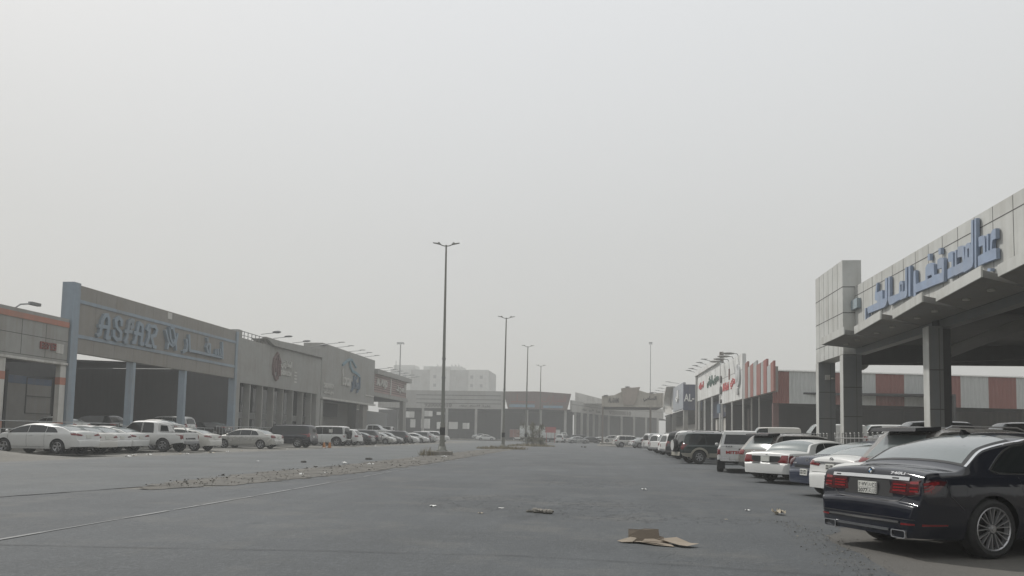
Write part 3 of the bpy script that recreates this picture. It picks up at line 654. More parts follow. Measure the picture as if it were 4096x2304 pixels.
seam([(-14.5, 10.2), (-11.5, 13.2), (-10.75, 16.35), (-10.9, 20.5), (-10.95, 25)], .09)
seam([(-10.95, 25), (-10.5, 31), (-10.5, 42)], .07)
seam([(-13, 27), (-17, 24.8)], .03); seam([(-14.5, 31), (-19, 29)], .03)
seam([(-4.2, 19.8), (-5.6, 19.2), (-7.0, 19.6)], .03)
# worn white edge line
LINE = mat('worn_white_line', (.40, .40, .395), .8, 0, .5, 14, var_col=(.20, .205, .21))
def whiteline():
    mb = MB(); y = 4.; 
    while y < 78:
        l = rnd.uniform(.25, 1.6); x = float(np.interp(y, [4, 8.4, 14.8, 30, 75], [-7.25, -7.22, -7.2, -7.4, -8.1]))
        x2 = float(np.interp(y+l, [4, 8.4, 14.8, 30, 75], [-7.25, -7.22, -7.2, -7.4, -8.1])); a, b = rnd.uniform(.012, .045), rnd.uniform(.012, .045)
        mb.add([(x-a, y, .0125), (x+a, y, .0125), (x2+b, y+l, .0125), (x2-b, y+l, .0125)], [(0, 1, 2, 3)]); y += l+(rnd.uniform(.02, .25) if rnd.random() < .35 else 0)
    tag(mb.build('road_line', LINE), kind='structure')
whiteline()
# broken median of sand, rubble and old concrete
MED = stain('median_rubble', (.105, .10, .09), .95, .5, (.10, .09, .075), 1.2, .8, .35)
def mbump(x, y, t): return max(0, math.sin(math.pi*t))*(.02+.06*rnd.random())*min(1, (y-15)/6 if y > 15 else 0)
strip('median', MED, [(-10.5, 15.9), (-10.9, 18), (-10.95, 24), (-10.5, 31), (-10.6, 42), (-10.8, 146)], [(-10.1, 15.8), (-9.1, 17.7), (-8.2, 24), (-7.75, 32.6), (-8.1, 60), (-8.2, 146)], .014, .16, .3, mbump)
mb = MB()
for i in range(900):
    y = 16.5+abs(rnd.gauss(0, 1))*22; xl, xr = np.interp(y, [16, 18, 24, 31, 60, 150], [-10.6, -10.85, -10.9, -10.45, -10.7, -10.7]), np.interp(y, [16, 17.7, 24, 32.6, 60, 150], [-10.1, -9.1, -8.25, -7.9, -8.2, -8.2]); x = float(xl+(xr-xl)*min(1, max(0, rnd.gauss(.5, .33)))); s_ = rnd.uniform(.012, .05)*(1 if rnd.random() < .93 else 1.7); z = .04+s_*.3
    c_ = [Vector((x+rnd.uniform(-1, 1)*s_, y+rnd.uniform(-1, 1)*s_, z+rnd.uniform(-.3, .7)*s_)) for _ in range(6)]
    mb.add(c_, [(0, 1, 2), (0, 2, 3), (0, 3, 4), (1, 2, 5), (3, 4, 5), (0, 1, 4), (2, 3, 5)])
tag(mb.build('rubble', stain('rubble', (.15, .145, .13), .95, .3)), 'loose grey rubble scattered along the broken median strip', 'rubble', kind='stuff')
# low sand drift in front of the white cars on the left
def drift(name, x0, x1, y0, y1, fn, mt, st=.6):
    nx = int((x1-x0)/st); ny = int((y1-y0)/st); vs = [(x0+(x1-x0)*i/nx, y0+(y1-y0)*j/ny, fn(x0+(x1-x0)*i/nx, y0+(y1-y0)*j/ny)) for j in range(ny+1) for i in range(nx+1)]
    return tag(MB().add(vs, [(j*(nx+1)+i, j*(nx+1)+i+1, (j+1)*(nx+1)+i+1, (j+1)*(nx+1)+i) for j in range(ny) for i in range(nx)]).build(name, mt, smooth=60), kind='structure')
def dz(x, y):
    a = math.exp(-((x+27)/3.4)**2-((y-26.2)/3.6)**2)*.62; b = .20*math.exp(-((x+28)/6)**2)*max(0, min(1, (31-y)/6)); e = min(1, (-22.4-x)/2.0, (y-10)/3, 1)
    return max(-.02, (a+b+.012*math.sin(x*2.1+y*1.3))*max(0, e))
drift('sand_drift', -34, -22.4, 10, 34, dz, SAND)
drift('sand_verge', -31.5, -22.2, 33, 140, lambda x, y: .03+.035*math.sin(x*1.7+y*.9)*math.sin(y*.37)-(.045 if x > -22.8 else 0), SAND, 1.0)
drift('sand_verge', 0, 12, 112, 142, lambda x, y: .05+.03*math.sin(x+y), SAND, 1.5)
# raised forecourts of the showrooms on both sides
CONC = stain('old_concrete', (.24, .225, .20), .9, .35, (.12, .11, .095), .5, .2, .15)
DCONC = stain('dark_concrete', (.10, .098, .092), .9, .3, (.06, .055, .05), .5, .2, .15)
tag(MB().box(-80, -31.4, -10, 140, -.3, .70).build('raised_pavement', CONC), kind='structure')
tag(MB().box(11.6, 70, -20, 120.5, -.3, .80).build('raised_pavement', CONC), kind='structure')
tag(MB().box(-64, 40, 178, 250, -.3, .25).build('raised_pavement', CONC), kind='structure')
tag(MB().box(.5, 16, 138, 172, -.3, .35).build('raised_pavement', CONC), kind='structure')

# ------------------------------------------------------------------ buildings on the left
GP = stain('grey_panel', (.29, .288, .272), .75, .30); GP2 = stain('warm_grey_panel', (.235, .222, .202), .75, .30); GPD = stain('dull_grey_panel', (.22, .215, .205), .8, .3)
LBLUE = stain('pale_blue_paint', (.235, .285, .335), .7, .3); DBLUE = stain('slate_blue_paint', (.09, .12, .18), .7, .2)
DARKW = stain('dim_wall', (.055, .056, .058), .9, .3, (.03, .03, .03)); DARKR = mat('dark_roof_sheet', (.045, .047, .05), .8, 0, .2, 1)  # dark albedo puts the inner shade of the halls into walls and roofs
ORANGE = stain('faded_orange', (.40, .17, .12), .7, .3); WHITEP = stain('dusty_white', (.52, .51, .48), .7, .3); JOINT = mat('panel_joint', (.07, .07, .068), .8)
MIDW = stain('plain_wall', (.20, .205, .205), .8, .3); STEEL = stain('grey_steel', (.20, .205, .21), .6, .25)
def joints(mb, axis_x, d, y0, y1, z0, z1, ys=(), zs=(), w_=.035):
    """thin dark joints standing 3 mm proud of a panel facing +X (d=+1) or -X (d=-1)"""
    a, b = (axis_x, axis_x+.004*d)
    for y in ys: mb.box(a, b, y-w_/2, y+w_/2, z0, z1)
    for z in zs: mb.box(a, a+.007*d, y0, y1, z-w_/2, z+w_/2)
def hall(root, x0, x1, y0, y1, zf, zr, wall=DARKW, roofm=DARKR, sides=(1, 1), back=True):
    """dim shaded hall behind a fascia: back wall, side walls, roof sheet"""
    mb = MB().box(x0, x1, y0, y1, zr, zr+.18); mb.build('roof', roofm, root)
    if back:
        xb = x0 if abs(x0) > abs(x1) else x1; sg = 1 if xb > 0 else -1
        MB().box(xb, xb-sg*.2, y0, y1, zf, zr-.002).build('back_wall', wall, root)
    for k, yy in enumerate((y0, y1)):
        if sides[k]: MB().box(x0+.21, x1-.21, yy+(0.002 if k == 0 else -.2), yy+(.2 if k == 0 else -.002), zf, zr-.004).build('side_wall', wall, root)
XL = -36.0
# A: orange banded showroom at the left edge
b = empty('showroom', (XL, 30, .7), 'low grey panelled showroom with faded orange stripe, left of the blue framed hall', 'building')
b.location = (0, 0, 0)
MB().box(XL-.5, XL, 14, 46.4, 5.63, 8.72).build('fascia', GP, b)
MB().box(XL, XL+.05, 14, 46.38, 8.12, 8.48).build('stripe', ORANGE, b)
mb = MB(); joints(mb, XL, 1, 14, 46.38, 5.9, 8.1, [46.4-2.05*k+0 for k in range(1, 15)], [7.15, 5.88]); mb.build('panel_joint', JOINT, b)
MB().box(XL-.52, XL+.09, 14, 46.42, 5.55, 5.70).build('lower_trim', WHITEP, b)
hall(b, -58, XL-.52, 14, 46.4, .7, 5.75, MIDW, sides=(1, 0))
for (ya, yb) in ((40.6, 41.2), (45.75, 46.4), (34.5, 35.1), (27.5, 28.1)):
    ya += .12; c_ = MB().box(XL-.36, XL-.02, ya, yb, .7, 5.54).build('column', WHITEP, b)
    for z in (1.2, 4.2): MB().box(XL-.37, XL-.01, ya-.012, yb+.012, z, z+.5).build('painted_band', ORANGE, c_)
MB().box(-41.2, -41, 38, 51.5, .7, 4.4).build('inner_wall', GPD, b)
MB().box(-41.0, -40.98, 46.4, 51.4, 4.4, 4.95).build('blue_band', DBLUE, b)
mb = MB()
for (ya, za, yb, zb) in ((48.9, 4.9, 48.9, 2.3), (51.4, 4.9, 51.4, 2.3), (48.9, 2.3, 51.4, 2.3), (48.9, 3.55, 51.4, 3.55), (48.9, 4.9, 51.4, 4.9)): mb.bar((-40.96, ya, za), (-40.96, yb, zb), .05, .05)
mb.build('door_outline', JOINT, b)
mb = MB()
for pts in ([(43.9, 6.86), (43.9, 6.42)], [(44.08, 6.84), (44.4, 6.84)], [(44.08, 6.64), (44.4, 6.64)], [(44.08, 6.46), (44.4, 6.46)], [(44.24, 6.84), (44.24, 6.46)], [(44.52, 6.84), (44.52, 6.46)], [(44.52, 6.66), (44.72, 6.84)], [(44.84, 6.86), (44.84, 6.42)], [(44.97, 6.84), (45.2, 6.84), (45.2, 6.46), (44.97, 6.46)], [(44.97, 6.65), (45.2, 6.65)]): stroke(mb, pts, .09, FL(XL), 0, .09)
mb.build('sign_letters', stain('dull_red', (.22, .07, .06)), b)
MB().box(XL, XL+.03, 45.3, 45.98, 6.28, 6.92).build('pale_patch', WHITEP, b)
# B: blue framed hall with script lettering
b = empty('showroom_hall', (0, 0, 0), 'wide open hall in a pale blue frame, ASFAR in script letters on its beige fascia', 'building')
MB().box(XL-.5, XL, 47.2, 69.7, 6.52, 11.25).build('fascia', GP2, b)
mb = MB(); joints(mb, XL, 1, 47.2, 69.7, 6.53, 11.24, [49.0+2.28*k for k in range(9)], (), .02); mb.build('panel_joint', stain('soft_joint', (.16, .15, .14)), b)
MB().box(XL, XL+.06, 47.2, 69.7, 10.0, 10.24).build('blue_band', LBLUE, b); MB().box(XL, XL+.06, 47.2, 69.7, 7.56, 7.80).build('blue_band', LBLUE, b)
MB().box(XL, XL+.03, 57.9, 58.5, 10.62, 11.15).build('pale_patch', WHITEP, b)
MB().box(XL-.75, XL+.12, 46.5, 47.19, .7, 11.35).build('corner_post', LBLUE, b)
MB().box(XL-.55, XL+.10, 69.72, 70.15, .7, 11.2).build('corner_post', LBLUE, b)
MB().box(XL-.75, XL+.02, 70.17, 71.0, .7, 11.5).build('end_pillar', GP, b)
for y in (53.9, 61.2): MB().box(XL-.62, XL-.05, y-.2, y+.14, .7, 6.5).build('column', LBLUE, b)
mb = MB().add([(-41, 53.0, 6.5), (-41, 61.5, 7.12), (-41, 69.7, 7.4), (-70, 69.7, 7.4), (-70, 53.0, 6.5), (-41, 53.0, 6.62), (-41, 61.5, 7.26), (-41, 69.7, 7.5), (-70, 69.7, 7.5), (-70, 53.0, 6.62)], [(0, 1, 2, 3, 4), (9, 8, 7, 6, 5), (0, 5, 6, 1), (1, 6, 7, 2), (2, 7, 8, 3), (3, 8, 9, 4), (4, 9, 5, 0)]); mb.build('roof', DARKR, b)
MB().box(-70, -40.9, 52.8, 53.0, 5.2, 6.62).build('gable_sheet', DARKW, b)
MB().box(-58, -40.9, 46.9, 47.1, .7, 5.3).build('side_wall', DARKW, b)
MB().box(-60, -59.7, 40, 90, .7, 8.7).build('back_wall', DARKW, b)
MB().box(-59.6, XL-.6, 69.9, 70.1, .7, 7.39).build('side_wall', DARKW, b)
AS = [[(49.11,7.98),(49.36,8.11),(49.53,9.09),(49.76,9.52),(50.05,9.61),(50.22,9.36),(50.27,8.81),(50.08,7.92),(50.45,8.0)],[(49.22,8.68),(50.21,8.73)],[(51.72,9.11),(51.72,9.44),(51.36,9.64),(51.01,9.37),(51.11,8.94),(51.7,8.54),(51.68,8.05),(51.26,7.95),(50.87,8.18),(50.86,8.58)],[(53.13,9.66),(52.89,9.68),(52.64,9.54),(52.55,9.15),(52.43,8.31),(52.2,7.93)],[(52.2,8.73),(52.97,8.8)],[(52.97,9.51),(53.07,9.23),(52.82,9.07)],[(52.2,7.91),(52.52,7.95)],[(53.14,7.99),(53.44,8.03),(53.63,8.9),(53.84,9.6),(54.26,9.49),(54.31,8.91),(54.19,8.0),(54.5,8.05)],[(53.31,8.77),(54.33,8.74)],[(54.91,9.21),(55.1,9.54),(55.23,9.64)],[(55.23,9.6),(55.17,8.68),(54.88,8.0)],[(54.88,8.0),(55.52,7.99)],[(55.24,9.56),(55.95,9.66),(56.23,9.4),(56.02,8.93),(55.52,8.77)],[(55.52,8.77),(55.88,7.99),(56.18,7.99)]]
mb = MB()
for s_ in AS: stroke(mb, s_, .27, FL(XL), 0, .20)
mb.build('latin_letters', LBLUE, b)
mb = MB()
for s_ in ([(57.39,9.52),(57.86,8.59),(58.43,8.35),(58.88,8.63),(59.12,9.49)],[(57.9,9.82),(58.14,8.9),(58.49,8.49),(58.85,9.0),(58.45,9.81)],[(57.9,9.82),(58.52,9.89)],[(57.85,8.64),(57.75,8.04)],[(58.87,8.77),(59.05,8.1)]): stroke(mb, s_, .2, FL(XL), 0, .26)
mb.build('emblem', LBLUE, b)
mb = MB()
for s_ in ([(66.76,9.73),(66.95,8.2)],[(66.7,8.3),(61.16,8.3),(60.95,9.64)],[(66.61,8.4),(66.42,9.0)],[(66.11,8.4),(66.0,8.95)],[(65.6,8.4),(65.62,8.85)],[(64.28,8.4),(63.96,8.93),(64.16,9.28),(64.54,9.25),(64.55,8.45)],[(64.02,9.78),(64.1,9.52)],[(60.56,9.17),(60.72,8.77),(60.64,8.25),(60.16,8.05)]): stroke(mb, s_, .24, FL(XL), 0, .24)
mb.build('arabic_letters', LBLUE, b)
# C: grey showroom with fins
b = empty('showroom', (0, 0, 0), 'grey showroom with tall vertical fins and a round red emblem on its fascia', 'building')
MB().box(XL-.5, XL, 71.02, 92.9, 6.2, 10.75).build('fascia', GP, b)
mb = MB().hexa([(XL-1.5, 76.0, 11.35), (XL-1.5, 78, 10.77), (XL+.35, 78, 10.77), (XL+.35, 76.0, 11.35)], [(XL-1.5, 92.9, 12.05), (XL-1.5, 92.9, 11.0), (XL+.35, 92.9, 11.0), (XL+.35, 92.9, 12.05)])
mb.build('cornice', GP, b); MB().box(XL-.45, XL-.02, 76.5, 92.9, 10.5, 11.6).build('upper_wall', GPD, b)
mb = MB()
for y in np.arange(71.2, 76.2, .85): mb.bar((XL-.3, y, 10.7), (XL-.3, y, 11.55), .06, .06)
mb.bar((XL-.3, 71.2, 11.5), (XL-.3, 76.2, 11.5), .06, .06); mb.bar((XL-.3, 71.2, 11.1), (XL-.3, 76.2, 11.1), .05, .05); mb.build('bare_frame', STEEL, b)
for y in (73.6, 76.5, 79.3, 81.8, 84.6, 87.6, 90.3): MB().box(XL-.80, XL-.1, y-.20, y, .7, 6.19).build('fin', GP, b)
MB().box(XL-1.9, XL-1.7, 71.1, 92.8, .7, 7.4).build('glass_front', GLASS, b); MB().box(XL-1.69, XL-.51, 71.1, 92.8, 6.9, 7.0).build('soffit', DARKW, b)
MB().box(XL-1.69, XL-1.6, 71.1, 92.8, 2.6, 3.3).build('window_band', MIDW, b)
MB().box(XL-1.2, XL+.02, 91.6, 92.9, .7, 6.19).build('end_pillar', GP, b)
mb = MB()
for s_ in ([(79.3, 10.1), (78.5, 9.4), (78.3, 8.5), (78.45, 7.7), (79.15, 7.05)], [(79.0, 9.8), (79.0, 8.0)], [(79.5, 10.0), (79.55, 7.2)], [(79.4, 9.9), (80.1, 9.2), (79.9, 8.9)], [(80.0, 8.75), (80.05, 7.6)], [(78.75, 9.2), (78.75, 8.4)], [(79.15, 7.1), (79.7, 7.7)]): stroke(mb, s_, .2, FL(XL), 0, .22)
mb.build('emblem', stain('maroon_metal', (.16, .10, .095)), b)
mb = MB(); text(mb, arabic('المعارض'), 1.0, FLt(XL, 80.4, 8.55), 0, .15, 2.9, .95, .02); text(mb, 'SHOWROOM', .6, FLt(XL, 80.4, 7.75), 0, .12, 2.9, .55, .02); mb.build('sign_letters', WHITEP, b)
mb = MB()
for k in range(4): mb.box(XL, XL+.04, 84.35, 85.1, 8.3-.38*k, 8.45-.38*k)
mb.build('small_letters', WHITEP, b)
# D: tall grey showroom
b = empty('showroom', (0, 0, 0), 'tall plain grey showroom with a pale blue house roof swoosh over the word Locar', 'building')
MB().box(XL-2.6, XL, 93.1, 116.2, 5.95, 13.05).build('upper_block', GP, b)
MB().box(XL-.1, XL+.3, 93.1, 116.25, 5.7, 5.94).build('lower_trim', WHITEP, b)
hall(b, -56, XL-2.62, 93.1, 116.2, .7, 5.9, MIDW, sides=(1, 1))
MB().box(XL-3.6, XL-3.4, 93.3, 109, 3.6, 5.6).build('dark_signboard', DARKW, b); MB().box(XL-4.4, XL-4.2, 93.3, 116, .7, 5.9).build('front_wall', GPD, b)
MB().box(XL-.8, XL-.2, 111.5, 113.4, .7, 5.69).build('column', GPD, b); MB().box(XL-.9, XL, 93.2, 94.0, .7, 5.69).build('column', GP, b)
mb = MB(); stroke(mb, [(100.7, 10.86), (102.2, 11.5), (103.4, 11.9), (104.6, 11.95)], .32, FL(XL), 0, .25); stroke(mb, [(104.4, 12.0), (105.5, 11.5), (106.5, 11.04)], .22, FL(XL), 0, .2); stroke(mb, [(103.5, 11.8), (104.0, 10.9), (104.9, 10.35), (106.5, 10.2), (108.1, 9.9)], .38, FL(XL), 0, .22)
mb.build('roof_swoosh', stain('sign_blue', (.16, .26, .32)), b)
mb = MB(); text(mb, 'Locar', 1.6, FLt(XL, 100.7, 8.0), 0, .22, 3.7, 1.75, .03); stroke(mb, [(100.75, 10.3), (100.8, 9.3)], .25, FL(XL), 0, .2); mb.build('latin_letters', WHITEP, b)
mb = MB(); text(mb, 'SHOWROOM', .6, FLt(XL, 93.95, 7.2), 0, .12, 3.6, .65, .02); mb.build('small_letters', WHITEP, b)
mb = MB(); text(mb, arabic('معرض السيارات'), .6, FLt(XL, 93.95, 6.35), 0, .12, 3.6, .6, .02); mb.build('small_arabic_letters', WHITEP, b)
MB().box(XL, XL+.1, 111.4, 116, 7.12, 7.25).build('pale_strip', WHITEP, b)
mb = MB(); text(mb, arabic('لوكار'), 2.0, FLt(XL, 104.6, 7.25), 0, .24, 3.9, 2.5, .05); mb.build('arabic_letters', stain('sign_deep_blue', (.10, .15, .21)), b)
# E: low showroom with slatted red panel
b = empty('showroom', (0, 0, 0), 'low showroom with reddish slatted sign panel reading AL-MAJD under a row of thin lamps', 'building')
MB().box(XL-1.2, XL+.5, 116.3, 138.4, 10.95, 11.75).build('cornice', GP, b)
REDP = stain('faded_red_panel', (.36, .25, .235), .8, .3); 
MB().box(XL-.5, XL, 116.3, 136.4, 7.98, 10.94).build('sign_panel', REDP, b)
mb = MB()
for k in range(7): mb.box(XL, XL+.06, 116.3, 136.2, 8.32+.37*k, 8.42+.37*k)
mb.build('slats', stain('slat_brown', (.13, .10, .095)), b)
MB().box(XL-.6, XL-.02, 116.3, 138.0, 7.35, 7.97).build('lower_beam', GP, b)
mb = MB(); text(mb, 'AL-MAJD', 1.4, FLt(XL+.05, 117.1, 8.75), 0, .16, 6.0, 1.55, .05); text(mb, arabic('المجد'), 1.6, FLt(XL+.05, 129.0, 8.6), 0, .16, 6.6, 1.8, .05); stroke(mb, [(125.6, 10.7), (125.5, 8.1)], .45, FL(XL), 0, .12); mb.build('sign_letters', WHITEP, b)
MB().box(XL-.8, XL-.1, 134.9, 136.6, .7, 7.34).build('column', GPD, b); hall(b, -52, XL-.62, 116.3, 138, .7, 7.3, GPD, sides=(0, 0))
MB().box(-44, -43.8, 118, 138, 5.6, 7.1).build('lit_board', WHITEP, b); MB().box(-44.2, -44, 116.3, 152, .7, 5.55).build('front_wall', MIDW, b)
# thin lamp arms leaning out over the fascias
def arm_lamp(x, y, z, reach=1.9, label='', sgn=1, fat=.10, group='sign lamps on thin arms along the roof edges', tilt=.12):
    t = empty('sign_lamp', (x, y, z), label, 'lamp', group)
    MB().path([(0, 0, 0), (sgn*reach*.45, .05, .12), (sgn*reach*.7, .1, .12+tilt*.6)], .035, 6).build('arm', STEEL, t)
    mb = MB().sphere((0, 0, 0), .5, 12, 6, .22); mb.v = [(sgn*(reach*.78+a*1.0), .1+b_*.42, .15+tilt+c_*fat*9) for a, b_, c_ in mb.v]; mb.build('lamp_head', STEEL, t, smooth=50)
for k, (y, z, ft) in enumerate(((76.2, 11.75, .16), (79.2, 11.7, .12), (84.4, 11.85, .12), (89.8, 12.0, .12))):
    arm_lamp(XL+.1, y-1.2, z-.1, 2.2, 'oval sign lamp, %s from the left, over the cornice of the finned grey showroom' % ('first', 'second', 'third', 'fourth')[k], fat=ft)
for k, y in enumerate((94.5, 98.3, 103.4, 106.6, 110.5)):
    arm_lamp(XL, y, 13.05, 2.6, 'thin sign lamp, %s from the left, on the top edge of the tall grey showroom' % ('first', 'second', 'third', 'fourth', 'fifth')[k], fat=.05)
for k, y in enumerate((116.9, 119.9, 123.2, 127.2, 131.3, 135.4)):
    arm_lamp(XL+.3, y, 11.75, 2.6, 'thin sign lamp, %s from the left, above the reddish slatted sign' % ('first', 'second', 'third', 'fourth', 'fifth', 'last')[k], fat=.05)
t = empty('street_lamp', (-37.5, 43.5, 8.2), 'curved arm lamp rising behind the roof of the orange striped showroom', 'lamp')
MB().path([(0, -.6, 0), (0, -.4, .6), (0, .3, 1.1), (0, 1.2, 1.3)], .05).build('arm', STEEL, t); MB().box(-.15, .15, 1.1, 1.9, 1.22, 1.42).build('lamp_head', STEEL, t)

# ------------------------------------------------------------------ buildings closing the far end
HZP = stain('far_panel', (.36, .355, .34), .8, .25)
b = empty('long_showroom', (0, 0, 0), 'long low showroom closing the far end, grooved pale fascia and faded red and blue sign', 'building')
YF = 185
MB().box(-56, -23.3, YF-.6, YF, 7.9, 12.4).build('fascia', HZP, b)
mb = MB()
for z in (11.25, 10.2, 9.2): mb.box(-46, -24.2, YF-.62, YF-.6, z-.07, z+.07)
mb.build('groove', JOINT, b)
mb = MB(); text(mb, '920000010', 1.0, FSt(YF-.6, -43.8, 8.25), 0, .1, 7.0, 1.0, .02)
for x, s_ in ((-34.8, 'سيارات'), (-32.2, 'للبيع'), (-28.8, 'نقدا')): text(mb, arabic(s_), 1.0, FSt(YF-.6, x, 8.3), 0, .1, 1.9 if x != -32.2 else 2.7, .65, .03)
mb.build('sign_letters', stain('brown_letters', (.12, .11, .105)), b)
MAR = stain('faded_maroon', (.15, .11, .105), .8, .3)
MB().prism([(-23.6, 12.35), (-22.3, 8.0), (-15.0, 8.1), (-15.0, 12.45)], lambda u, v, d: (u, YF-d, v), .1, 1.4).build('signboard', MAR, b)
MB().prism([(-14.98, 12.45), (-14.98, 8.1), (-7.6, 7.8), (-6.6, 11.95)], lambda u, v, d: (u, YF-d, v), .1, 1.4).build('signboard', MAR, b)
mb = MB(); mb.box(-22.0, -15.6, YF-1.47, YF-1.4, 8.45, 9.15).box(-13.5, -8.6, YF-1.47, YF-1.4, 8.35, 8.95); mb.build('blue_strip', stain('sign_sky_blue', (.17, .27, .36)), b)
mb = MB(); stroke(mb, [(-21.5, 9.8), (-15.6, 9.8)], .35, lambda u, v, d: (u, YF-1.4-d, v), 0, .08); stroke(mb, [(-20, 9.8), (-20, 11.6)], .3, lambda u, v, d: (u, YF-1.4-d, v), 0, .08)
text(mb, arabic('السيارات'), 2, FSt(YF-1.4, -14, 9.3), 0, .08, 6.2, 2.2, .03); mb.build('red_letters', stain('sign_red', (.24, .09, .08)), b)
for x in (-49, -44.2, -38, -30.5, -23.8, -17.6, -14.2, -8): MB().box(x-.3, x+.3, YF-.5, YF-.05, .25, 7.88).build('column', HZP, b)
MB().box(-56, -6.8, YF-.02, YF+20, 7.9, 8.1).build('roof', DARKR, b); op = [(-49.5, -46.5, 5.4, 7.0), (-47.6, -46.2, 2.9, 5.0), (-44.6, -41.8, 5.8, 7.2), (-44.8, -42.4, 2.7, 5.2), (-40.8, -38.6, 6.2, 7.0), (-40.7, -38.8, 2.7, 4.4), (-37.6, -35.2, 2.7, 4.5), (-34.0, -32.2, 2.8, 4.3)]
kf = 205/185; holes = [[(xa*kf, 1.4+(za-1.4)*kf), (xb*kf, 1.4+(za-1.4)*kf), (xb*kf, 1.4+(zb-1.4)*kf), (xa*kf, 1.4+(zb-1.4)*kf)] for xa, xb, za, zb in op]
MB().prism([(-62, .25), (-6.8, .25), (-6.8, 8.05), (-62, 8.05)], lambda u, v, d: (u, YF+20+d, v), 0, .3, holes).build('back_wall', DARKW, b)
for k in range(5): MB().box(-49+5*k, -46+5*k, YF+6, YF+6.2, .25, 1.6+.5*(k % 2)).build('inner_counter', DARKW, b)
MB().prism([(-6, 10.2), (6, 10.3), (-6, 13.2)], lambda u, v, d: (u, YF+12+d, v), 0, 25).build('pale_gable_roof', WHITEP, b)
b = empty('angled_showroom', (0, 0, 0), 'angled wing of the far showroom running back behind the beige building on the right', 'building')
P0, P1, P2 = (-6.5, 188.0), (1.3, 214.0), (20.5, 236.0)
for (p, q) in ((P0, P1), (P1, P2)):
    dx, dy = q[0]-p[0], q[1]-p[1]; l = math.hypot(dx, dy); nx, ny = dy/l, -dx/l
    MB().hexa([(p[0], p[1], 7.7), (q[0], q[1], 7.7), (q[0]-nx*.5, q[1]-ny*.5, 7.7), (p[0]-nx*.5, p[1]-ny*.5, 7.7)], [(p[0], p[1], 10.6), (q[0], q[1], 10.6), (q[0]-nx*.5, q[1]-ny*.5, 10.6), (p[0]-nx*.5, p[1]-ny*.5, 10.6)]).build('fascia', HZP, b)
    mb = MB().hexa([(p[0]+nx*.02, p[1]+ny*.02, 9.5), (q[0]+nx*.02, q[1]+ny*.02, 9.5), (q[0], q[1], 9.5), (p[0], p[1], 9.5)], [(p[0]+nx*.02, p[1]+ny*.02, 9.6), (q[0]+nx*.02, q[1]+ny*.02, 9.6), (q[0], q[1], 9.6), (p[0], p[1], 9.6)]); mb.build('groove', JOINT, b)
    k = int(l/6)
    for i in range(k+1):
        x, y = p[0]+dx*(i+.5)/(k+1), p[1]+dy*(i+.5)/(k+1); MB().box(x-.3, x+.3, y-.3, y+.3, .2, 7.69).build('column', HZP, b)
    fn = (lambda px, py, ux, uy, mx, my: (lambda u, v, d: (px+ux*u+mx*d, py+uy*u+my*d, v)))(p[0], p[1], dx/l, dy/l, nx, ny)
    mb = MB()
    if p == P0: 
        for u0, s_ in ((8, 'سيارات'), (14.5, 'للبيع'), (21, 'نقدا')): text(mb, arabic(s_), 1, lambda u, v, d, u0=u0: fn(u0+u, 8.2+v, d+.02), 0, .1, 4, .75, .03)
    else: text(mb, '920000010', 1, lambda u, v, d: fn(3+u, 8.0+v, d+.02), 0, .1, 10, 1.2, .02)
    mb.build('sign_letters', MATS['brown_letters'], b)
MB().hexa([(-6, 205, .2), (20, 260, .2), (20.3, 260, .2), (-5.7, 205, .2)], [(-6, 205, 9.5), (20, 260, 9.5), (20.3, 260, 9.5), (-5.7, 205, 9.5)]).build('back_wall', DARKW, b)
MB().hexa([(-6.5, 188.6, 7.5), (1, 214.5, 7.5), (-4, 222, 7.5), (-8, 205, 7.5)], [(-6.5, 188.6, 7.65), (1, 214.5, 7.65), (-4, 222, 7.65), (-8, 205, 7.65)]).build('roof', DARKR, b)
MB().hexa([(1, 214.6, 7.5), (20.3, 236.5, 7.5), (24, 262, 7.5), (-2, 232, 7.5)], [(1, 214.6, 7.65), (20.3, 236.5, 7.65), (24, 262, 7.65), (-2, 232, 7.65)]).build('roof', DARKR, b)
# apartment block lost in the dust
b = empty('apartment_block', (0, 0, 0), 'large pale apartment block with rooftop water tanks, fading into the dust beyond the far showroom', 'building')
APT = stain('apartment_wall', (.60, .60, .58), .9, .1); APTD = stain('apartment_wall_dark', (.46, .46, .445), .9, .2)  # walls paled and kept close in tone, haze put into the colour
MB().box(-86.4, -45.05, 302, 325, 0, 28.1).build('core_wall', APTD, b)
for xa, xb in ((-86.6, -78.0), (-69.7, -61.3), (-53.4, -45.0)):
    MB().box(xa, xb, 301.6, 301.98, 0, 28.2).build('bay', APT, b)
MB().box(-69.9, -61.0, 301.5, 302.5, 28.21, 29.3).build('parapet', APT, b)
MB().box(-86.6, -77.5, 306, 315, 28.11, 30.3).build('stair_tower', APT, b); MB().box(-73.6, -57, 306, 316, 28.11, 29.9).build('stair_tower', APT, b)
for xa in (-68, -65.8, -61.8, -60.3, -58.9):
    MB().tube((xa, 308, 29.92), (xa, 308, 31.0), .75, .18, 12).build('water_tank', APT, b)
for x in (-83.5, -80.5, -67.6, -64.0, -52.0, -48.0):
    for k in range(7): MB().box(x-.6, x+.6, 301.5, 301.58, 3.2+3.55*k, 4.5+3.55*k).build('window', mat('haze_paled_window', (.36, .36, .355)), b)  # pale window colour has the fading by haze put into it
MB().tube((-85.3, 305, 28.2), (-85.3, 305, 32), .12).build('aerial', STEEL, b)
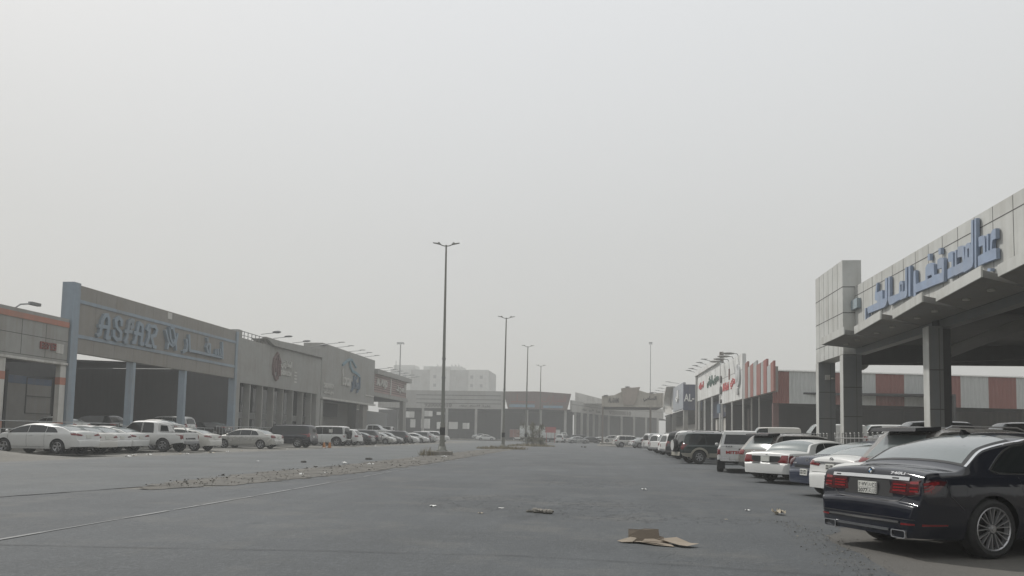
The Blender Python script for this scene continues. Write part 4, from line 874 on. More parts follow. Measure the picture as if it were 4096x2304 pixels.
for (x, y, h, lb) in ((-54.8, 200, 26.6, 'tall floodlight mast with a cluster head above the roof lamps on the left'), (11.8, 170, 23.2, 'tall thin floodlight mast rising behind the beige building on the right')):
    t = empty('floodlight_mast', (x, y, 0), lb, 'lamp')
    MB().tube((0, 0, 0), (0, 0, h-.4), .26, .13, 12).build('mast', STEEL, t, 40); MB().box(-.9, .9, -.5, .5, h-.4, h).build('lamp_frame', STEEL, t); t.scale = (1, 1, 1) if x < 0 else (.42, .42, 1)
    mb = MB()
    for dx in (-.7, 0, .7): mb.box(dx-.22, dx+.22, -.62, -.5, h-.6, h-.15)
    mb.build('lamp_head', CLEARL, t)

# ------------------------------------------------------------------ buildings on the right, far to near
b = empty('showroom', (0, 0, 0), 'beige showroom with a tall slanted centre panel between brown Latin and Arabic letters', 'building')
YG = 143.; BEI = stain('beige_panel', (.46, .43, .375), .8, .3); BRN = stain('brown_post', (.15, .125, .11), .8, .3)
fy = lambda u, v, d: (u, YG-d, v)
MB().prism([(.74, 7.6), (.74, 9.31), (1.74, 9.32), (3.14, 9.49), (4.45, 10.15), (7.9, 10.45), (9.31, 10.02), (10.6, 9.9), (12.3, 10.05), (12.3, 7.6)], fy, -.4, .0).build('fascia', BEI, b)
MB().prism([(6.9, 7.58), (4.9, 7.58), (4.38, 10.74), (5.56, 11.02), (6.44, 10.92), (7.98, 11.08)], fy, -.3, .5).build('centre_panel', stain('pinkish_panel', (.36, .31, .27), .8, .3), b)
MB().box(.74, 12.3, YG-.3, YG+.4, 7.25, 7.56).build('lower_beam', BEI, b); MB().box(.9, 12.3, YG+.41, YG+16, 7.3, 7.5).build('roof', DARKR, b)
mb = MB(); text(mb, 'AL-SAMI', 1, FSt(YG, 2.0, 8.0), 0, .12, 2.0, .98, .03); mb.build('latin_letters', MATS['brown_letters'], b)
mb = MB(); text(mb, arabic('السامي'), 1, FSt(YG, 8.6, 8.3), 0, .12, 2.5, 1.1, .04); mb.build('arabic_letters', MATS['brown_letters'], b)
for x in (.78, 9.8): MB().box(x, x+.36, YG-.25, YG+.2, .35, 7.24).build('column', BRN, b)
for k, x in enumerate((1.5, 5.6, 10.2)): MB().sphere((x, YG-.3, (9.4, 11.1, 10.05)[k]), .5, 10, 6, .25).build('roof_lamp', STEEL, b)
b = empty('showroom', (0, 0, 0), 'navy blue showroom with big white letters AL- beside a white curved sail', 'building')
XB = 13.65; NAVYP = stain('navy_panel', (.045, .055, .11), .7, .2); SLV = stain('silver_blue_panel', (.30, .325, .36), .6, .25)
MB().box(XB, XB+3.4, 121, 121.4, 6.0, 10.13).build('front_fascia', NAVYP, b)
MB().box(XB, XB+.4, 121.41, 137.2, 6.27, 10.5).build('side_fascia', SLV, b); MB().box(XB+.05, XB+.45, 137.22, 160, 6.9, 10.9).build('side_fascia', stain('silver_panel', (.34, .345, .34), .6, .25), b)
mb = MB(); text(mb, 'AL-', 1.3, FSt(121, XB+.08, 7.4), 0, .14, 1.6, 1.2, .03); mb.build('white_letters', mat('bright_white', (.8, .8, .78), .6), b)
mb = MB(); text(mb, arabic('الـ'), 1.5, FRt(XB, 131.3, 7.7), 0, .25, 4.0, 1.9, .06); mb.build('arabic_letters', MATS['bright_white'], b)
mb = MB(); text(mb, arabic('لا'), 1.5, FRt(XB, 158, 7.6), 0, .25, 4.0, 1.8, .06); mb.build('arabic_letters', MATS['bright_white'], b)
arc = [(138.3+4.66*math.sin(math.pi*t/10), 5.9+4.95*t/10) for t in range(11)]
MB().prism([(y+2.4*(1-abs(i-5)/6), z) for i, (y, z) in enumerate(arc)]+[(y-.7, z) for y, z in reversed(arc)], lambda u, v, d: (XB-d, u, v), 0, 1.2).build('curved_sail', WHITEP, b)
for y in (121.5, 139.5, 150.5): MB().box(XB+.1, XB+.8, y, y+.8, .3, 5.99).build('column', GP, b)
hall(b, XB+.5, 34, 121.5, 160, .3, 6.0, MIDW, sides=(0, 1)); MB().box(XB+2.4, XB+2.6, 123, 160, .3, 3.9).build('front_wall', GPD, b)
for k, y in enumerate((127, 135, 143, 150, 157)): arm_lamp(XB, y, 10.7, 2.4, 'thin sign lamp, %s from the near end, above the navy and silver fascia' % ('first', 'second', 'third', 'fourth', 'fifth')[k], sgn=-1, fat=.05, group='sign lamps over the blue showroom')
b = empty('showroom', (0, 0, 0), 'white showroom with a thick overhanging frame and dark green Arabic letters', 'building')
XI = 15.42; WP = stain('white_panel', (.66, .665, .65), .7, .28)
MB().box(XI, XI+.2, 96.4, 117.6, 7.25, 11.2).build('fascia', WP, b)
MB().box(XI-.3, XI+.2, 96.6, 119, 11.21, 11.85).build('top_frame', WP, b); MB().box(XI-.15, XI+.5, 117.7, 119, .8, 11.2).build('end_frame', GPD, b)
MB().box(XI+.05, XI+.5, 96.6, 97.2, 11.2, 12.6).build('chimney_block', BRN, b)
mb = MB(); text(mb, arabic('معرض الرياض'), 1.6, FRt(XI, 107.1, 8.6), 0, .10, 10.0, 1.5, .05); mb.build('arabic_letters', stain('dark_green', (.05, .11, .09)), b)
mb = MB(); text(mb, arabic('للسيارات'), 1.0, FRt(XI, 115.6, 8.8), 0, .10, 4.9, 1.1, .05); mb.build('red_letters', stain('sign_bright_red', (.50, .05, .055)), b)
for y in (97.4, 104, 111, 117): MB().box(XI+.1, XI+.3, y, y+.3, .8, 7.24).build('column', WP, b)
hall(b, XI+.5, 32, 96.6, 117.5, .8, 7.2, DARKW, sides=(0, 1)); MB().box(XI+2, XI+2.2, 98, 117, 4.6, 7.0).build('navy_board', NAVYP, b)
for y in (99, 102.5, 106, 110, 113): MB().box(XI+2.3, XI+2.5, y, y+1.6, .8, 4.4).build('pale_door', WHITEP, b)
for k, y in enumerate((101, 105.5, 110, 114.5, 118)): arm_lamp(XI-.4, y, 11.85, 1.2, 'small spike lamp, %s from the near end, on the white overhanging frame' % ('first', 'second', 'third', 'fourth', 'fifth')[k], sgn=-1, fat=.07, group='sign lamps on the white frame')
b = empty('showroom', (0, 0, 0), 'white panelled showroom with red Latin and Arabic letters and a big silver emblem', 'building')
XJ = 15.5
MB().prism([(96.3, 5.85), (82.1, 5.85), (82.1, 10.75), (96.3, 10.8)], FR(XJ), -.4, 0).build('fascia', WP, b)
mb = MB(); joints(mb, XJ, -1, 82.1, 96.3, 5.86, 10.7, [83.9, 86.0, 88.3, 90.9, 93.5], [9.0], .04); mb.build('panel_joint', JOINT, b)
mb = MB(); text(mb, 'Al-Enizi', 1.3, FRt(XJ, 94.6, 7.35), 0, .06, 4.4, 1.0, .04); text(mb, arabic('العنزي'), 1.5, FRt(XJ, 89.2, 7.3), 0, .06, 3.9, 1.4, .04); mb.build('red_letters', MATS['sign_bright_red'], b)
mb = MB().box(XJ-.12, XJ, 89.78, 89.92, 8.5, 9.8); mb.build('divider', stain('dull_red', (.2, .07, .06)), b)
mb = MB().tube((XJ, 84.0, 8.5), (XJ-.22, 84.0, 8.5), 1.25, n=28); mb.v = [(x, y, 8.5+(z-8.5)*1.0) for x, y, z in mb.v]; mb.tube((XJ-.22, 84.0, 8.5), (XJ-.3, 84, 8.5), .8, .6, n=24); mb.tube((XJ, 84.2, 6.75), (XJ-.2, 84.2, 6.75), .38, n=18); mb.build('emblem', stain('emblem_silver', (.48, .49, .49), .4), b, 30)
mb = MB()
for y, z, r in ((95.6, 9.0, .45), (95.6, 7.6, .5), (95.5, 6.2, .25)): mb.tube((XJ, y, z), (XJ-.2, y, z), r, n=18)
mb.build('round_badge', stain('badge_dark', (.10, .10, .10)), b, 30)
for y in (95.7, 88.9, 82.15): MB().box(XJ+.05, XJ+.2, y, y+.2, .8, 5.84).build('column', WP, b)
hall(b, XJ+.4, 30, 82.1, 96.2, .8, 5.8, DARKW, sides=(0, 1)); MB().box(XJ+3, XJ+3.2, 82.3, 90, .8, 3.4).build('front_wall', stain('pinkish_wall', (.20, .17, .155), .9, .3), b)
MB().box(XJ-.9, XJ-.8, 91.4, 93.6, 4.6, 5.7).build('blue_hanging_sign', stain('hanging_sign_blue', (.07, .12, .18)), b); MB().box(XJ-.5, XJ-.45, 89.9, 90.5, 4.7, 5.2).build('sign_bracket', STEEL, b)
for k, (x, y) in enumerate(((15.2, 84.5), (15.2, 87.5), (15.2, 90.5), (15.2, 93.5))):
    t = empty('floodlight', (x, y, 10.8), 'large oval floodlight, %s from the near end, leaning over the white panelled fascia' % ('first', 'second', 'third', 'fourth')[k], 'lamp', 'oval floodlights over the white fascia')
    MB().path([(.35, 0, -.15), (.2, 0, .18), (-.2, .1, .22)], .04).build('arm', STEEL, t); mb = MB().sphere((0, 0, 0), .5, 12, 6, .28); mb.v = [(-.75+a*1.5, .15+b_*.6, .24+c_) for a, b_, c_ in mb.v]; mb.build('lamp_head', stain('lamp_grey', (.25, .25, .24)), t, 50)
b = empty('showroom', (0, 0, 0), 'open hall with a sawtooth row of red and white striped panels along its roof edge', 'building')
REDS = stain('striped_red', (.26, .10, .085), .75, .3); WS = stain('striped_grey', (.36, .375, .375), .75, .3)
ys_ = [81.79, 80.57, 79.1, 77.85, 76.42, 74.84, 72.98, 71.77, 70.38, 68.82, 67.67]
teeth = [(81.8, 9.35, 79.2, 9.6), (79.0, 8.95, 74.95, 9.25), (74.9, 8.75, 70.35, 8.95), (70.2, 8.2, 67.75, 8.5)]
for i in range(10):
    Ya, Yb = ys_[i], ys_[i+1]; tt = teeth[0 if i < 2 else 1 if i < 5 else 2 if i < 8 else 3]; f_ = lambda y: tt[1]+(tt[3]-tt[1])*(tt[0]-y)/(tt[0]-tt[2])
    MB().prism([(Ya-.02, 5.78), (Yb+.02, 5.78), (Yb+.02, f_(Yb)), (Ya-.02, f_(Ya))], FR(XJ), -.15, .03 if i % 2 else 0).build('red_stripe' if i % 2 else 'pale_stripe', REDS if i % 2 else WS, b)
MB().box(XJ+.16, XJ+.4, 67.8, 82, 5.75, 8.0).build('roof_edge_beam', GPD, b)
for y in (78.5, 74.9): MB().box(XJ+.2, XJ+.32, y, y+.12, .8, 5.74).build('post', GP, b)
hall(b, XJ+.55, 32, 70.6, 81.9, .8, 5.7, DARKW, sides=(0, 1))
b = empty('striped_shed', (0, 0, 0), 'long corrugated shed with broad brick red and pale grey vertical stripes, seen behind the canopy', 'building')
def ws(x): return 70.0+(x-16)*.2
xs = [15.9, 17.45]+[17.45+2.72*k for k in range(1, 12)]
CORR_R = mat('corrugated_red', (.20, .075, .062), .6, 0, .18, 2, stretch=(9, 9, .5)); CORR_G = mat('corrugated_grey', (.42, .435, .43), .6, 0, .14, 2, stretch=(9, 9, .5))
for k in range(len(xs)-1):
    mb = MB(); n = 14; f = lambda t: xs[k]+(xs[k+1]-xs[k])*t
    vs = []
    for i in range(n+1):
        x = f(i/n); y = ws(x)+(.05 if i % 2 else 0); vs += [(x, y, 4.83), (x, y, 7.78)]
    mb.add(vs, [(2*i, 2*i+2, 2*i+3, 2*i+1) for i in range(n)]); mb.build('red_sheet' if k % 2 == 0 else 'grey_sheet', CORR_R if k % 2 == 0 else CORR_G, b)
MB().hexa([(15.9, ws(15.9)-.1, 7.79), (47.4, ws(47.4)-.1, 7.79), (47.4, ws(47.4)+.6, 7.79), (15.9, ws(15.9)+.6, 7.79)], [(15.9, ws(15.9)-.1, 7.9), (47.4, ws(47.4)-.1, 7.9), (47.4, ws(47.4)+.6, 7.9), (15.9, ws(15.9)+.6, 7.9)]).build('roof_edge', mat('bright_white', (.8, .8, .78)), b)  # bright white puts the sunlight on this roof edge into its colour
MB().hexa([(15.9, 70.3, 4.9), (47.4, ws(47.4)+.3, 4.9), (47.4, 92, 4.9), (15.9+14, 92, 4.9)], [(15.9, 70.3, 5.05), (47.4, ws(47.4)+.3, 5.05), (47.4, 92, 5.05), (15.9+14, 92, 5.05)]).build('roof', DARKR, b)
MB().box(16.5, 50, 84, 84.3, .8, 4.88).build('back_wall', stain('brown_dark_wall', (.07, .062, .06), .9, .2), b)
MB().box(16.0, 16.5, 70.2, 70.7, .8, 4.82).build('column', stain('red_dark', (.11, .06, .055)), b)
for x in (24, 32, 40): MB().box(x, x+.3, ws(x)+.2, ws(x)+.5, .8, 4.82).build('column', DCONC, b)

# near canopy showroom
b = empty('showroom_canopy', (0, 0, 0), 'near grey panelled showroom canopy with large raised blue Arabic letters, at the right edge', 'building')
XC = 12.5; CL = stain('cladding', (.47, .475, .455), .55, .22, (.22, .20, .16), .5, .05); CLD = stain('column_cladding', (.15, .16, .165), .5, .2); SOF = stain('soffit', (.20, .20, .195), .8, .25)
tw = MB().box(XC, XC+.93, 39.5, 44.25, 5.9, 10.8).build('tower', CL, b)
mb = MB()
for z in (6.7, 8.05, 9.4): mb.box(XC-.006, XC, 39.5, 44.25, z-.02, z+.02); mb.box(XC, XC+.93, 39.493, 39.5, z-.02, z+.02)
for y in (40.3, 41.1, 41.9, 42.7, 43.5): mb.box(XC-.004, XC, y-.014, y+.014, 5.92, 10.78)
mb.build('panel_joint', JOINT, tw)
for (x, y) in ((XC, 39.5), (XC, 43.75), (XC, 29.6), (XC, 17.0), (XC, 4.5), (XC, -8.0)):
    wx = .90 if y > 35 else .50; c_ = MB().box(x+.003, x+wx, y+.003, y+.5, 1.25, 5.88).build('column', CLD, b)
    MB().box(x-.06, x+wx+.06, y-.06, y+.56, .8, 1.25).build('plinth', CONC, c_)
    mb = MB(); 
    for z in (2.7, 4.2): mb.box(x-.004, x+wx+.005, y-.004, y+.506, z-.02, z+.02)
    c_.name = 'column'; MB().box(x-.02, x+.0, y+.0, y+.505, 1.26, 5.87).build('sunlit_side_plate', CL, c_)  # pale plate against dark cladding stands in for sunlit and shaded column sides
    mb.box(x+wx*.7, x+wx*.7+.02, y-.005, y, 1.3, 5.8); mb.build('panel_joint', JOINT, c_)
XF = XC+.6
fa = MB().box(XF, XF+.5, -14.0, 39.48, 6.42, 9.4).build('fascia', CL, b)
mb = MB(); joints(mb, XF, -1, -14, 39.48, 6.45, 9.39, [39.48-1.22*k for k in range(1, 43)], [8.9], .03); mb.build('panel_joint', JOINT, fa)
MB().box(XF+.02, XF+.45, -14, 39.49, 5.86, 6.18).build('front_beam', CLD, b)
tooth = [(10.95, 38.3, 10.95, 34.2), (10.95, 34.2, 10.95, 30.0), (10.95, 30.0, 10.95, 26.2), (10.95, 26.2, 10.95, 22.1), (10.95, 22.1, 10.95, 17.5), (10.95, 17.5, 10.95, 12.0)]
edges_ = [38.1, 34.2, 29.9, 26.2, 22.3, 17.8, 12.5, 7.9, 3.4, -1.2, -5.8, -10.4]
for k in range(11):
    ya, yb = edges_[k], edges_[k+1]       # saw-tooth plan: the far corner steps back towards the fascia
    xa = 11.35 if k else 11.05
    pl = [(xa, ya-.02), (10.92, yb+.02), (XF+.01, yb+1.75), (XF+.01, ya+1.72 if k else ya+1.36)]
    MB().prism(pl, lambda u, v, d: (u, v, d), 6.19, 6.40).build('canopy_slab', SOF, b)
    MB().bar((xa-.03, ya-.02, 6.36), (10.89, yb+.02, 6.36), .05, .34).build('canopy_edge', CL, b)
    for q in (.3, .7): MB().tube((12.0, ya+(yb-ya)*q+.6, 6.13), (12.0, ya+(yb-ya)*q+.6, 6.188), .11, n=14).build('downlight', WHITEP, b)
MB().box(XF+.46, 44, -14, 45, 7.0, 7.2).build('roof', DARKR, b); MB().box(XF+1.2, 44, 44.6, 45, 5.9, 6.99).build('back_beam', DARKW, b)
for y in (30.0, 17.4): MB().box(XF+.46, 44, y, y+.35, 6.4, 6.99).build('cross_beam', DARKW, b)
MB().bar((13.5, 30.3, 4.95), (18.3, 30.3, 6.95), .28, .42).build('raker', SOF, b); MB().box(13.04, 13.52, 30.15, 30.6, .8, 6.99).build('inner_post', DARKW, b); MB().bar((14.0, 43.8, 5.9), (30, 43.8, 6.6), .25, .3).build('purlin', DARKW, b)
LB = stain('letter_blue', (.225, .285, .39), .5, .22, (.30, .31, .33), .9, 0, .12); 
SIGN = [[(39.3,8.56),(37.94,8.54),(38.01,8.07),(39.32,8.05)],[(37.07,7.86),(36.93,7.85),(36.95,7.3),(36.78,7.31),(36.54,7.41),(36.72,7.68),(36.74,7.85),(35.48,7.84),(35.48,7.93),(35.76,8.01),(35.75,8.27),(35.53,8.75),(35.4,8.77),(35.53,8.33),(34.84,8.3),(34.83,7.9),(34.57,7.88),(34.5,8.76),(34.27,8.75),(34.29,7.75),(34.45,7.55),(34.66,7.49),(36.59,7.53),(36.55,7.18),(36.96,7.14),(37.1,7.2)],[(34.13,8.76),(33.96,8.74),(33.98,7.83),(33.0,7.8),(32.95,8.24),(32.81,8.3),(32.65,8.26),(32.59,8.14),(32.61,7.79),(32.37,7.79),(32.31,8.73),(32.15,8.75),(32.17,7.62),(32.27,7.49),(32.78,7.48),(32.87,7.48),(32.95,7.52),(33.99,7.46),(34.11,7.55),(34.19,7.73)],[(31.97,8.71),(31.79,8.72),(31.84,7.46),(32.02,7.47)],[(31.48,8.42),(31.31,8.42),(31.29,7.84),(30.41,7.82),(30.38,8.31),(30.23,8.41),(29.92,8.39),(29.66,8.28),(29.64,7.85),(29.02,7.8),(29.01,7.98),(29.36,8.02),(29.35,8.37),(29.11,8.4),(28.87,8.33),(28.83,8.25),(28.86,7.44),(29.77,7.47),(31.3,7.5),(31.36,7.11),(31.53,7.11),(31.53,7.9)],[(30.16,8.79),(29.97,8.77),(29.98,8.51),(30.17,8.54)],[(29.23,8.78),(29.05,8.76),(29.06,8.53),(29.24,8.55)],[(26.28,8.41),(26.07,8.41),(25.93,8.34),(25.87,8.24),(25.88,7.79),(25.78,7.79),(25.76,8.36),(25.65,8.36),(25.68,7.8),(25.57,7.78),(25.5,8.32),(25.39,8.41),(25.2,8.41),(25.2,8.07),(25.38,8.08),(25.44,8.0),(25.45,7.8),(25.2,7.76),(25.2,7.41),(25.69,7.43),(25.79,7.43),(25.85,7.44),(26.35,7.43),(26.35,7.77),(26.01,7.79),(26.03,8.07),(26.28,8.07)],[(26.52,9.12),(26.41,9.11),(26.47,7.41),(26.58,7.41)],[(28.48,8.4),(28.2,8.41),(28.1,8.34),(28.09,7.81),(27.97,7.8),(27.93,8.38),(27.84,8.38),(27.85,7.82),(27.39,7.83),(27.45,8.03),(27.77,8.07),(27.74,8.45),(27.46,8.43),(27.3,8.34),(27.25,7.84),(27.17,8.37),(27.04,8.41),(26.86,8.38),(26.8,8.27),(26.74,9.12),(26.62,9.12),(26.66,7.67),(26.74,7.5),(26.87,7.47),(27.04,7.46),(27.22,7.45),(27.31,7.43),(27.37,7.48),(27.83,7.47),(27.94,7.46),(28.0,7.49),(28.55,7.46),(28.54,7.82),(28.22,7.84),(28.23,8.04),(28.49,8.09)],[(25.75,7.22),(25.56,7.18),(25.56,7.08),(25.76,7.11)],[(27.79,7.23),(27.59,7.21),(27.6,7.09),(27.8,7.09)],[(27.42,7.21),(27.23,7.2),(27.23,7.08),(27.42,7.09)],[(27.99,7.24),(27.91,7.23),(27.92,7.11),(28.0,7.11)]]
HOLES = [[(30.21,7.93),(29.86,7.92),(29.84,7.81),(30.2,7.82)],[(27.05,8.21),(26.93,8.2),(26.94,7.89),(27.05,7.9)],[(32.84,8.14),(32.7,8.13),(32.7,7.84),(32.83,7.83)]]
hole_of = {4: [0], 9: [1], 2: [2]}
mb = MB()
K_ = 12.95/12.75; rs_ = lambda q: [(u*K_, 1.4+(v-1.4)*K_) for u, v in q]
for i, p in enumerate(SIGN[1:], 1): mb.prism(rs_(p), FR(XF), .03, .15+.0013*i, [rs_(HOLES[j]) for j in hole_of.get(i, [])])
mb.build('arabic_letters', LB, b)
MB().box(XF-.2, XF-.002, 38.6, 39.47, 8.17, 8.66).build('pale_block', stain('pale_blue_block', (.26, .32, .35)), b)
mb = MB().sphere((15.2, 45.2, 6.2), .62, 14, 8, 1); mb.v = [(x, 45.2+(y-45.2)*.28, z) for x, y, z in mb.v]; tag(mb.build('satellite_dish', STEEL, None, 50), 'grey satellite dish under the back edge of the near canopy', 'satellite dish')
t = empty('wall_camera', (12.95, 43.74, 5.0), 'small white camera box on the far column of the near canopy', 'camera'); MB().box(-.12, .12, -.16, 0, -.1, .18).build('housing', WHITEP, t); MB().tube((.2, -.2, -.02), (.34, -.1, -.02), .05).build('lens_tube', WHITEP, t)

# ------------------------------------------------------------------ fences
def rail_fence(name, label, pts, z, h, step, mt, balls=False, group=None, rails=(.25, .8)):
    t = empty(name, (pts[0][0], pts[0][1], z), label, 'fence', group); (xa, ya), (xb, yb) = pts; l = math.hypot(xb-xa, yb-ya); n = int(l/step)
    for q in rails: MB().tube((0, 0, h*q), (xb-xa, yb-ya, h*q), .025, n=8).build('rail', mt, t)
    proto = None
    for i in range(n+1):
        if proto is None:
            mb = MB().tube((0, 0, 0), (0, 0, h), .018, n=8)
            if balls: mb.sphere((0, 0, h+.03), .045, 10, 6); mb.tube((0, 0, h-.10), (0, 0, h-.04), .032, n=8)
            proto = mb.build('picket', mt, t, 40); o = proto
        else: o = proto.copy(); C.objects.link(o); o.parent = t
        o.location = ((xb-xa)*i/n, (yb-ya)*i/n, 0)
STEELB = mat('bright_steel', (.50, .50, .49), .3, .85, .1, 9); GALV = mat('galvanised', (.36, .37, .37), .5, .4, .15, 9)
rail_fence('railing', 'steel picket railing with ball tops between the columns of the near canopy', [(11.9, 39.0), (11.9, 30.4)], .80, .98, .56, STEELB, True)
rail_fence('railing', 'short steel picket railing with ball tops beyond the second canopy column', [(11.9, 45.0), (11.9, 40.3)], .80, .98, .56, STEELB, True)
rail_fence('railing', 'thin two rail fence on the forecourt edge behind the leftmost white cars', [(-31.7, 18), (-31.7, 46.0)], .70, .95, 3.2, GALV, rails=(.55, 1.0))
rail_fence('railing', 'white picket railing in front of the blue framed hall', [(-31.7, 58.8), (-31.7, 69.5)], .70, 1.0, .5, GALV, rails=(.1, .98))
rail_fence('railing', 'low wire railing between the hall columns behind the white saloons', [(-31.7, 46.4), (-31.7, 58.4)], .70, .8, 1.5, GALV, rails=(.5, 1.0))

# ------------------------------------------------------------------ street lamps down the median
LAMPM = stain('lamp_post_grey', (.20, .205, .185), .6, .3)
def lamp_post():
    t = empty('street_lamp', (0, 0, 0), '', 'street lamp', 'tall double armed street lamps along the median')
    MB().tube((0, 0, 1.9), (0, 0, 13.2), .125, .055, 14).build('pole', LAMPM, t, 40)
    mb = MB().tube((0, 0, .42), (0, 0, 1.9), .165, .15, 14).tube((0, 0, .22), (0, 0, .45), .32, .17, 14); mb.box(-.36, .36, -.36, .36, .18, .22)
    for k in range(4):
        a = math.pi/4+k*math.pi/2; mb.bar((math.cos(a)*.34, math.sin(a)*.34, .24), (math.cos(a)*.2, math.sin(a)*.2, .62), .02, .04)
    mb.build('pole_base', LAMPM, t, 40)
    MB().tube((0, 0, 1.15), (0, 0, 1.62), .172, n=14).build('dark_band', mat('band_black', (.02, .02, .02)), t, 40)
    mb = MB()
    for z in (4.7, 5.9): mb.tube((0, 0, z), (0, 0, z+.07), .135, n=14)
    mb.build('strap', STEEL, t, 40)
    for sg in (-1, 1):
        MB().path([(0, 0, 13.12), (sg*.22, 0, 13.16), (sg*.42, 0, 13.24)], .032).build('arm', LAMPM, t, 40)
        mb = MB().hexa([(sg*.36, -.09, 13.21), (sg*.36, .09, 13.21), (sg*.36, .07, 13.29), (sg*.36, -.07, 13.29)], [(sg*.86, -.08, 13.32), (sg*.86, .08, 13.32), (sg*.86, .05, 13.36), (sg*.86, -.05, 13.36)]); mb.box(sg*.42, sg*.54, -.04, .04, 13.29, 13.37)
        mb.build('lamp_head', LAMPM, t)
    return t
lp0 = lamp_post()
for k, (x, y, s_, lb) in enumerate(((-9.8, 46.4, 1.02, 'nearest and tallest looking double armed street lamp on a concrete block in the median'), (-9.35, 73.5, 1.0, 'second street lamp from the viewer, with a bare sandy foot of dry weeds'),
      (-9.6, 99.5, 1.02, 'third street lamp from the viewer, its foot in the scrubby bush'), (-9.7, 124.5, 1.0, 'farthest and smallest looking double armed street lamp in the median'))):
    o = lp0 if k == 0 else copy_tree(lp0)
    o.location = (x, y, .04+(.12 if k == 0 else 0)); o.scale = (1, 1, s_); o['label'] = lb; o.rotation_euler = (0, R(-.35 if k == 0 else .3), R(7))
tag(MB().box(-10.6, -9.2, 45.7, 46.9, 0, .30).build('lamp_foundation', CONC), 'low broken concrete block under the nearest street lamp', 'concrete block')

# ------------------------------------------------------------------ dry weeds and the bush in the median
DRY = mat('dry_grass', (.21, .18, .115), .9, 0, .3, 3); BUSHM = mat('scrub_leaf', (.075, .085, .05), .85, 0, .35, 2, var_col=(.17, .15, .09))
def weeds(cx, cy, rx, ry, h, n, label, cat='weeds', mt=DRY, w_=.012):
    mb = MB()
    for i in range(n):
        a = rnd.uniform(0, 6.28); q = math.sqrt(rnd.random()); x = cx+math.cos(a)*q*rx; y = cy+math.sin(a)*q*ry; l = h*rnd.uniform(.4, 1.1)*(1.1-q*.6); b_ = rnd.uniform(0, 6.28); ln = rnd.uniform(.1, .7)*l
        p0 = Vector((x, y, .03)); p1 = Vector((x+math.cos(b_)*ln*.4, y+math.sin(b_)*ln*.4, l*.6)); p2 = Vector((x+math.cos(b_)*ln, y+math.sin(b_)*ln, l)); s_ = Vector((math.cos(b_+1.57), math.sin(b_+1.57), 0))*w_
        mb.add([p0-s_, p0+s_, p1+s_*.8, p1-s_*.8, p2], [(0, 1, 2, 3), (3, 2, 4)])
    return tag(mb.build('weeds', mt), label, cat)
weeds(-10.6, 45.8, .6, .6, .75, 170, 'tuft of dry yellow weeds left of the nearest street lamp block', w_=.010)
weeds(-9.4, 73, 2.6, 1.6, .5, 900, 'spread of dry weeds round the foot of the second street lamp', w_=.02)
weeds(-8.6, 97, 3.2, 2.0, .55, 800, 'dry weeds below the bush in the far part of the median', w_=.025)
def bush(cx, cy, rx, ry, h, n, label):
    root = empty('bush', (cx, cy, 0), label, 'bush'); mb = MB(); cl = [(rnd.gauss(0, .4)*rx, rnd.gauss(0, .4)*ry, h*rnd.uniform(.15, .9), rnd.uniform(.25, .6)) for _ in range(34)]
    for i in range(n):
        x, y, z, r_ = cl[rnd.randrange(len(cl))]; p = Vector((x+rnd.gauss(0, r_*.5), y+rnd.gauss(0, r_*.5), max(.05, z+rnd.gauss(0, r_*.5)))); a = Vector((rnd.gauss(0, 1), rnd.gauss(0, 1), rnd.gauss(0, 1))).normalized(); b_ = a.orthogonal().normalized(); s_ = rnd.uniform(.04, .1)
        mb.add([p-a*s_, p+b_*s_*.5, p+a*s_, p-b_*s_*.5], [(0, 1, 2, 3)])
    mb.build('leaves', BUSHM, root); mb = MB()
    for x, y, z, r_ in cl: mb.path([(0, 0, 0), (x*.5, y*.5, z*.6), (x, y, z)], .02, 5)
    mb.build('stem', BRN, root)
bush(-8.7, 100.5, 1.9, 1.6, 3.4, 2600, 'tall straggly grey green bush in the median at the third street lamp')
bush(-7.5, 98.8, .9, .8, 1.1, 700, 'low dark bush at the foot of the tall straggly one')
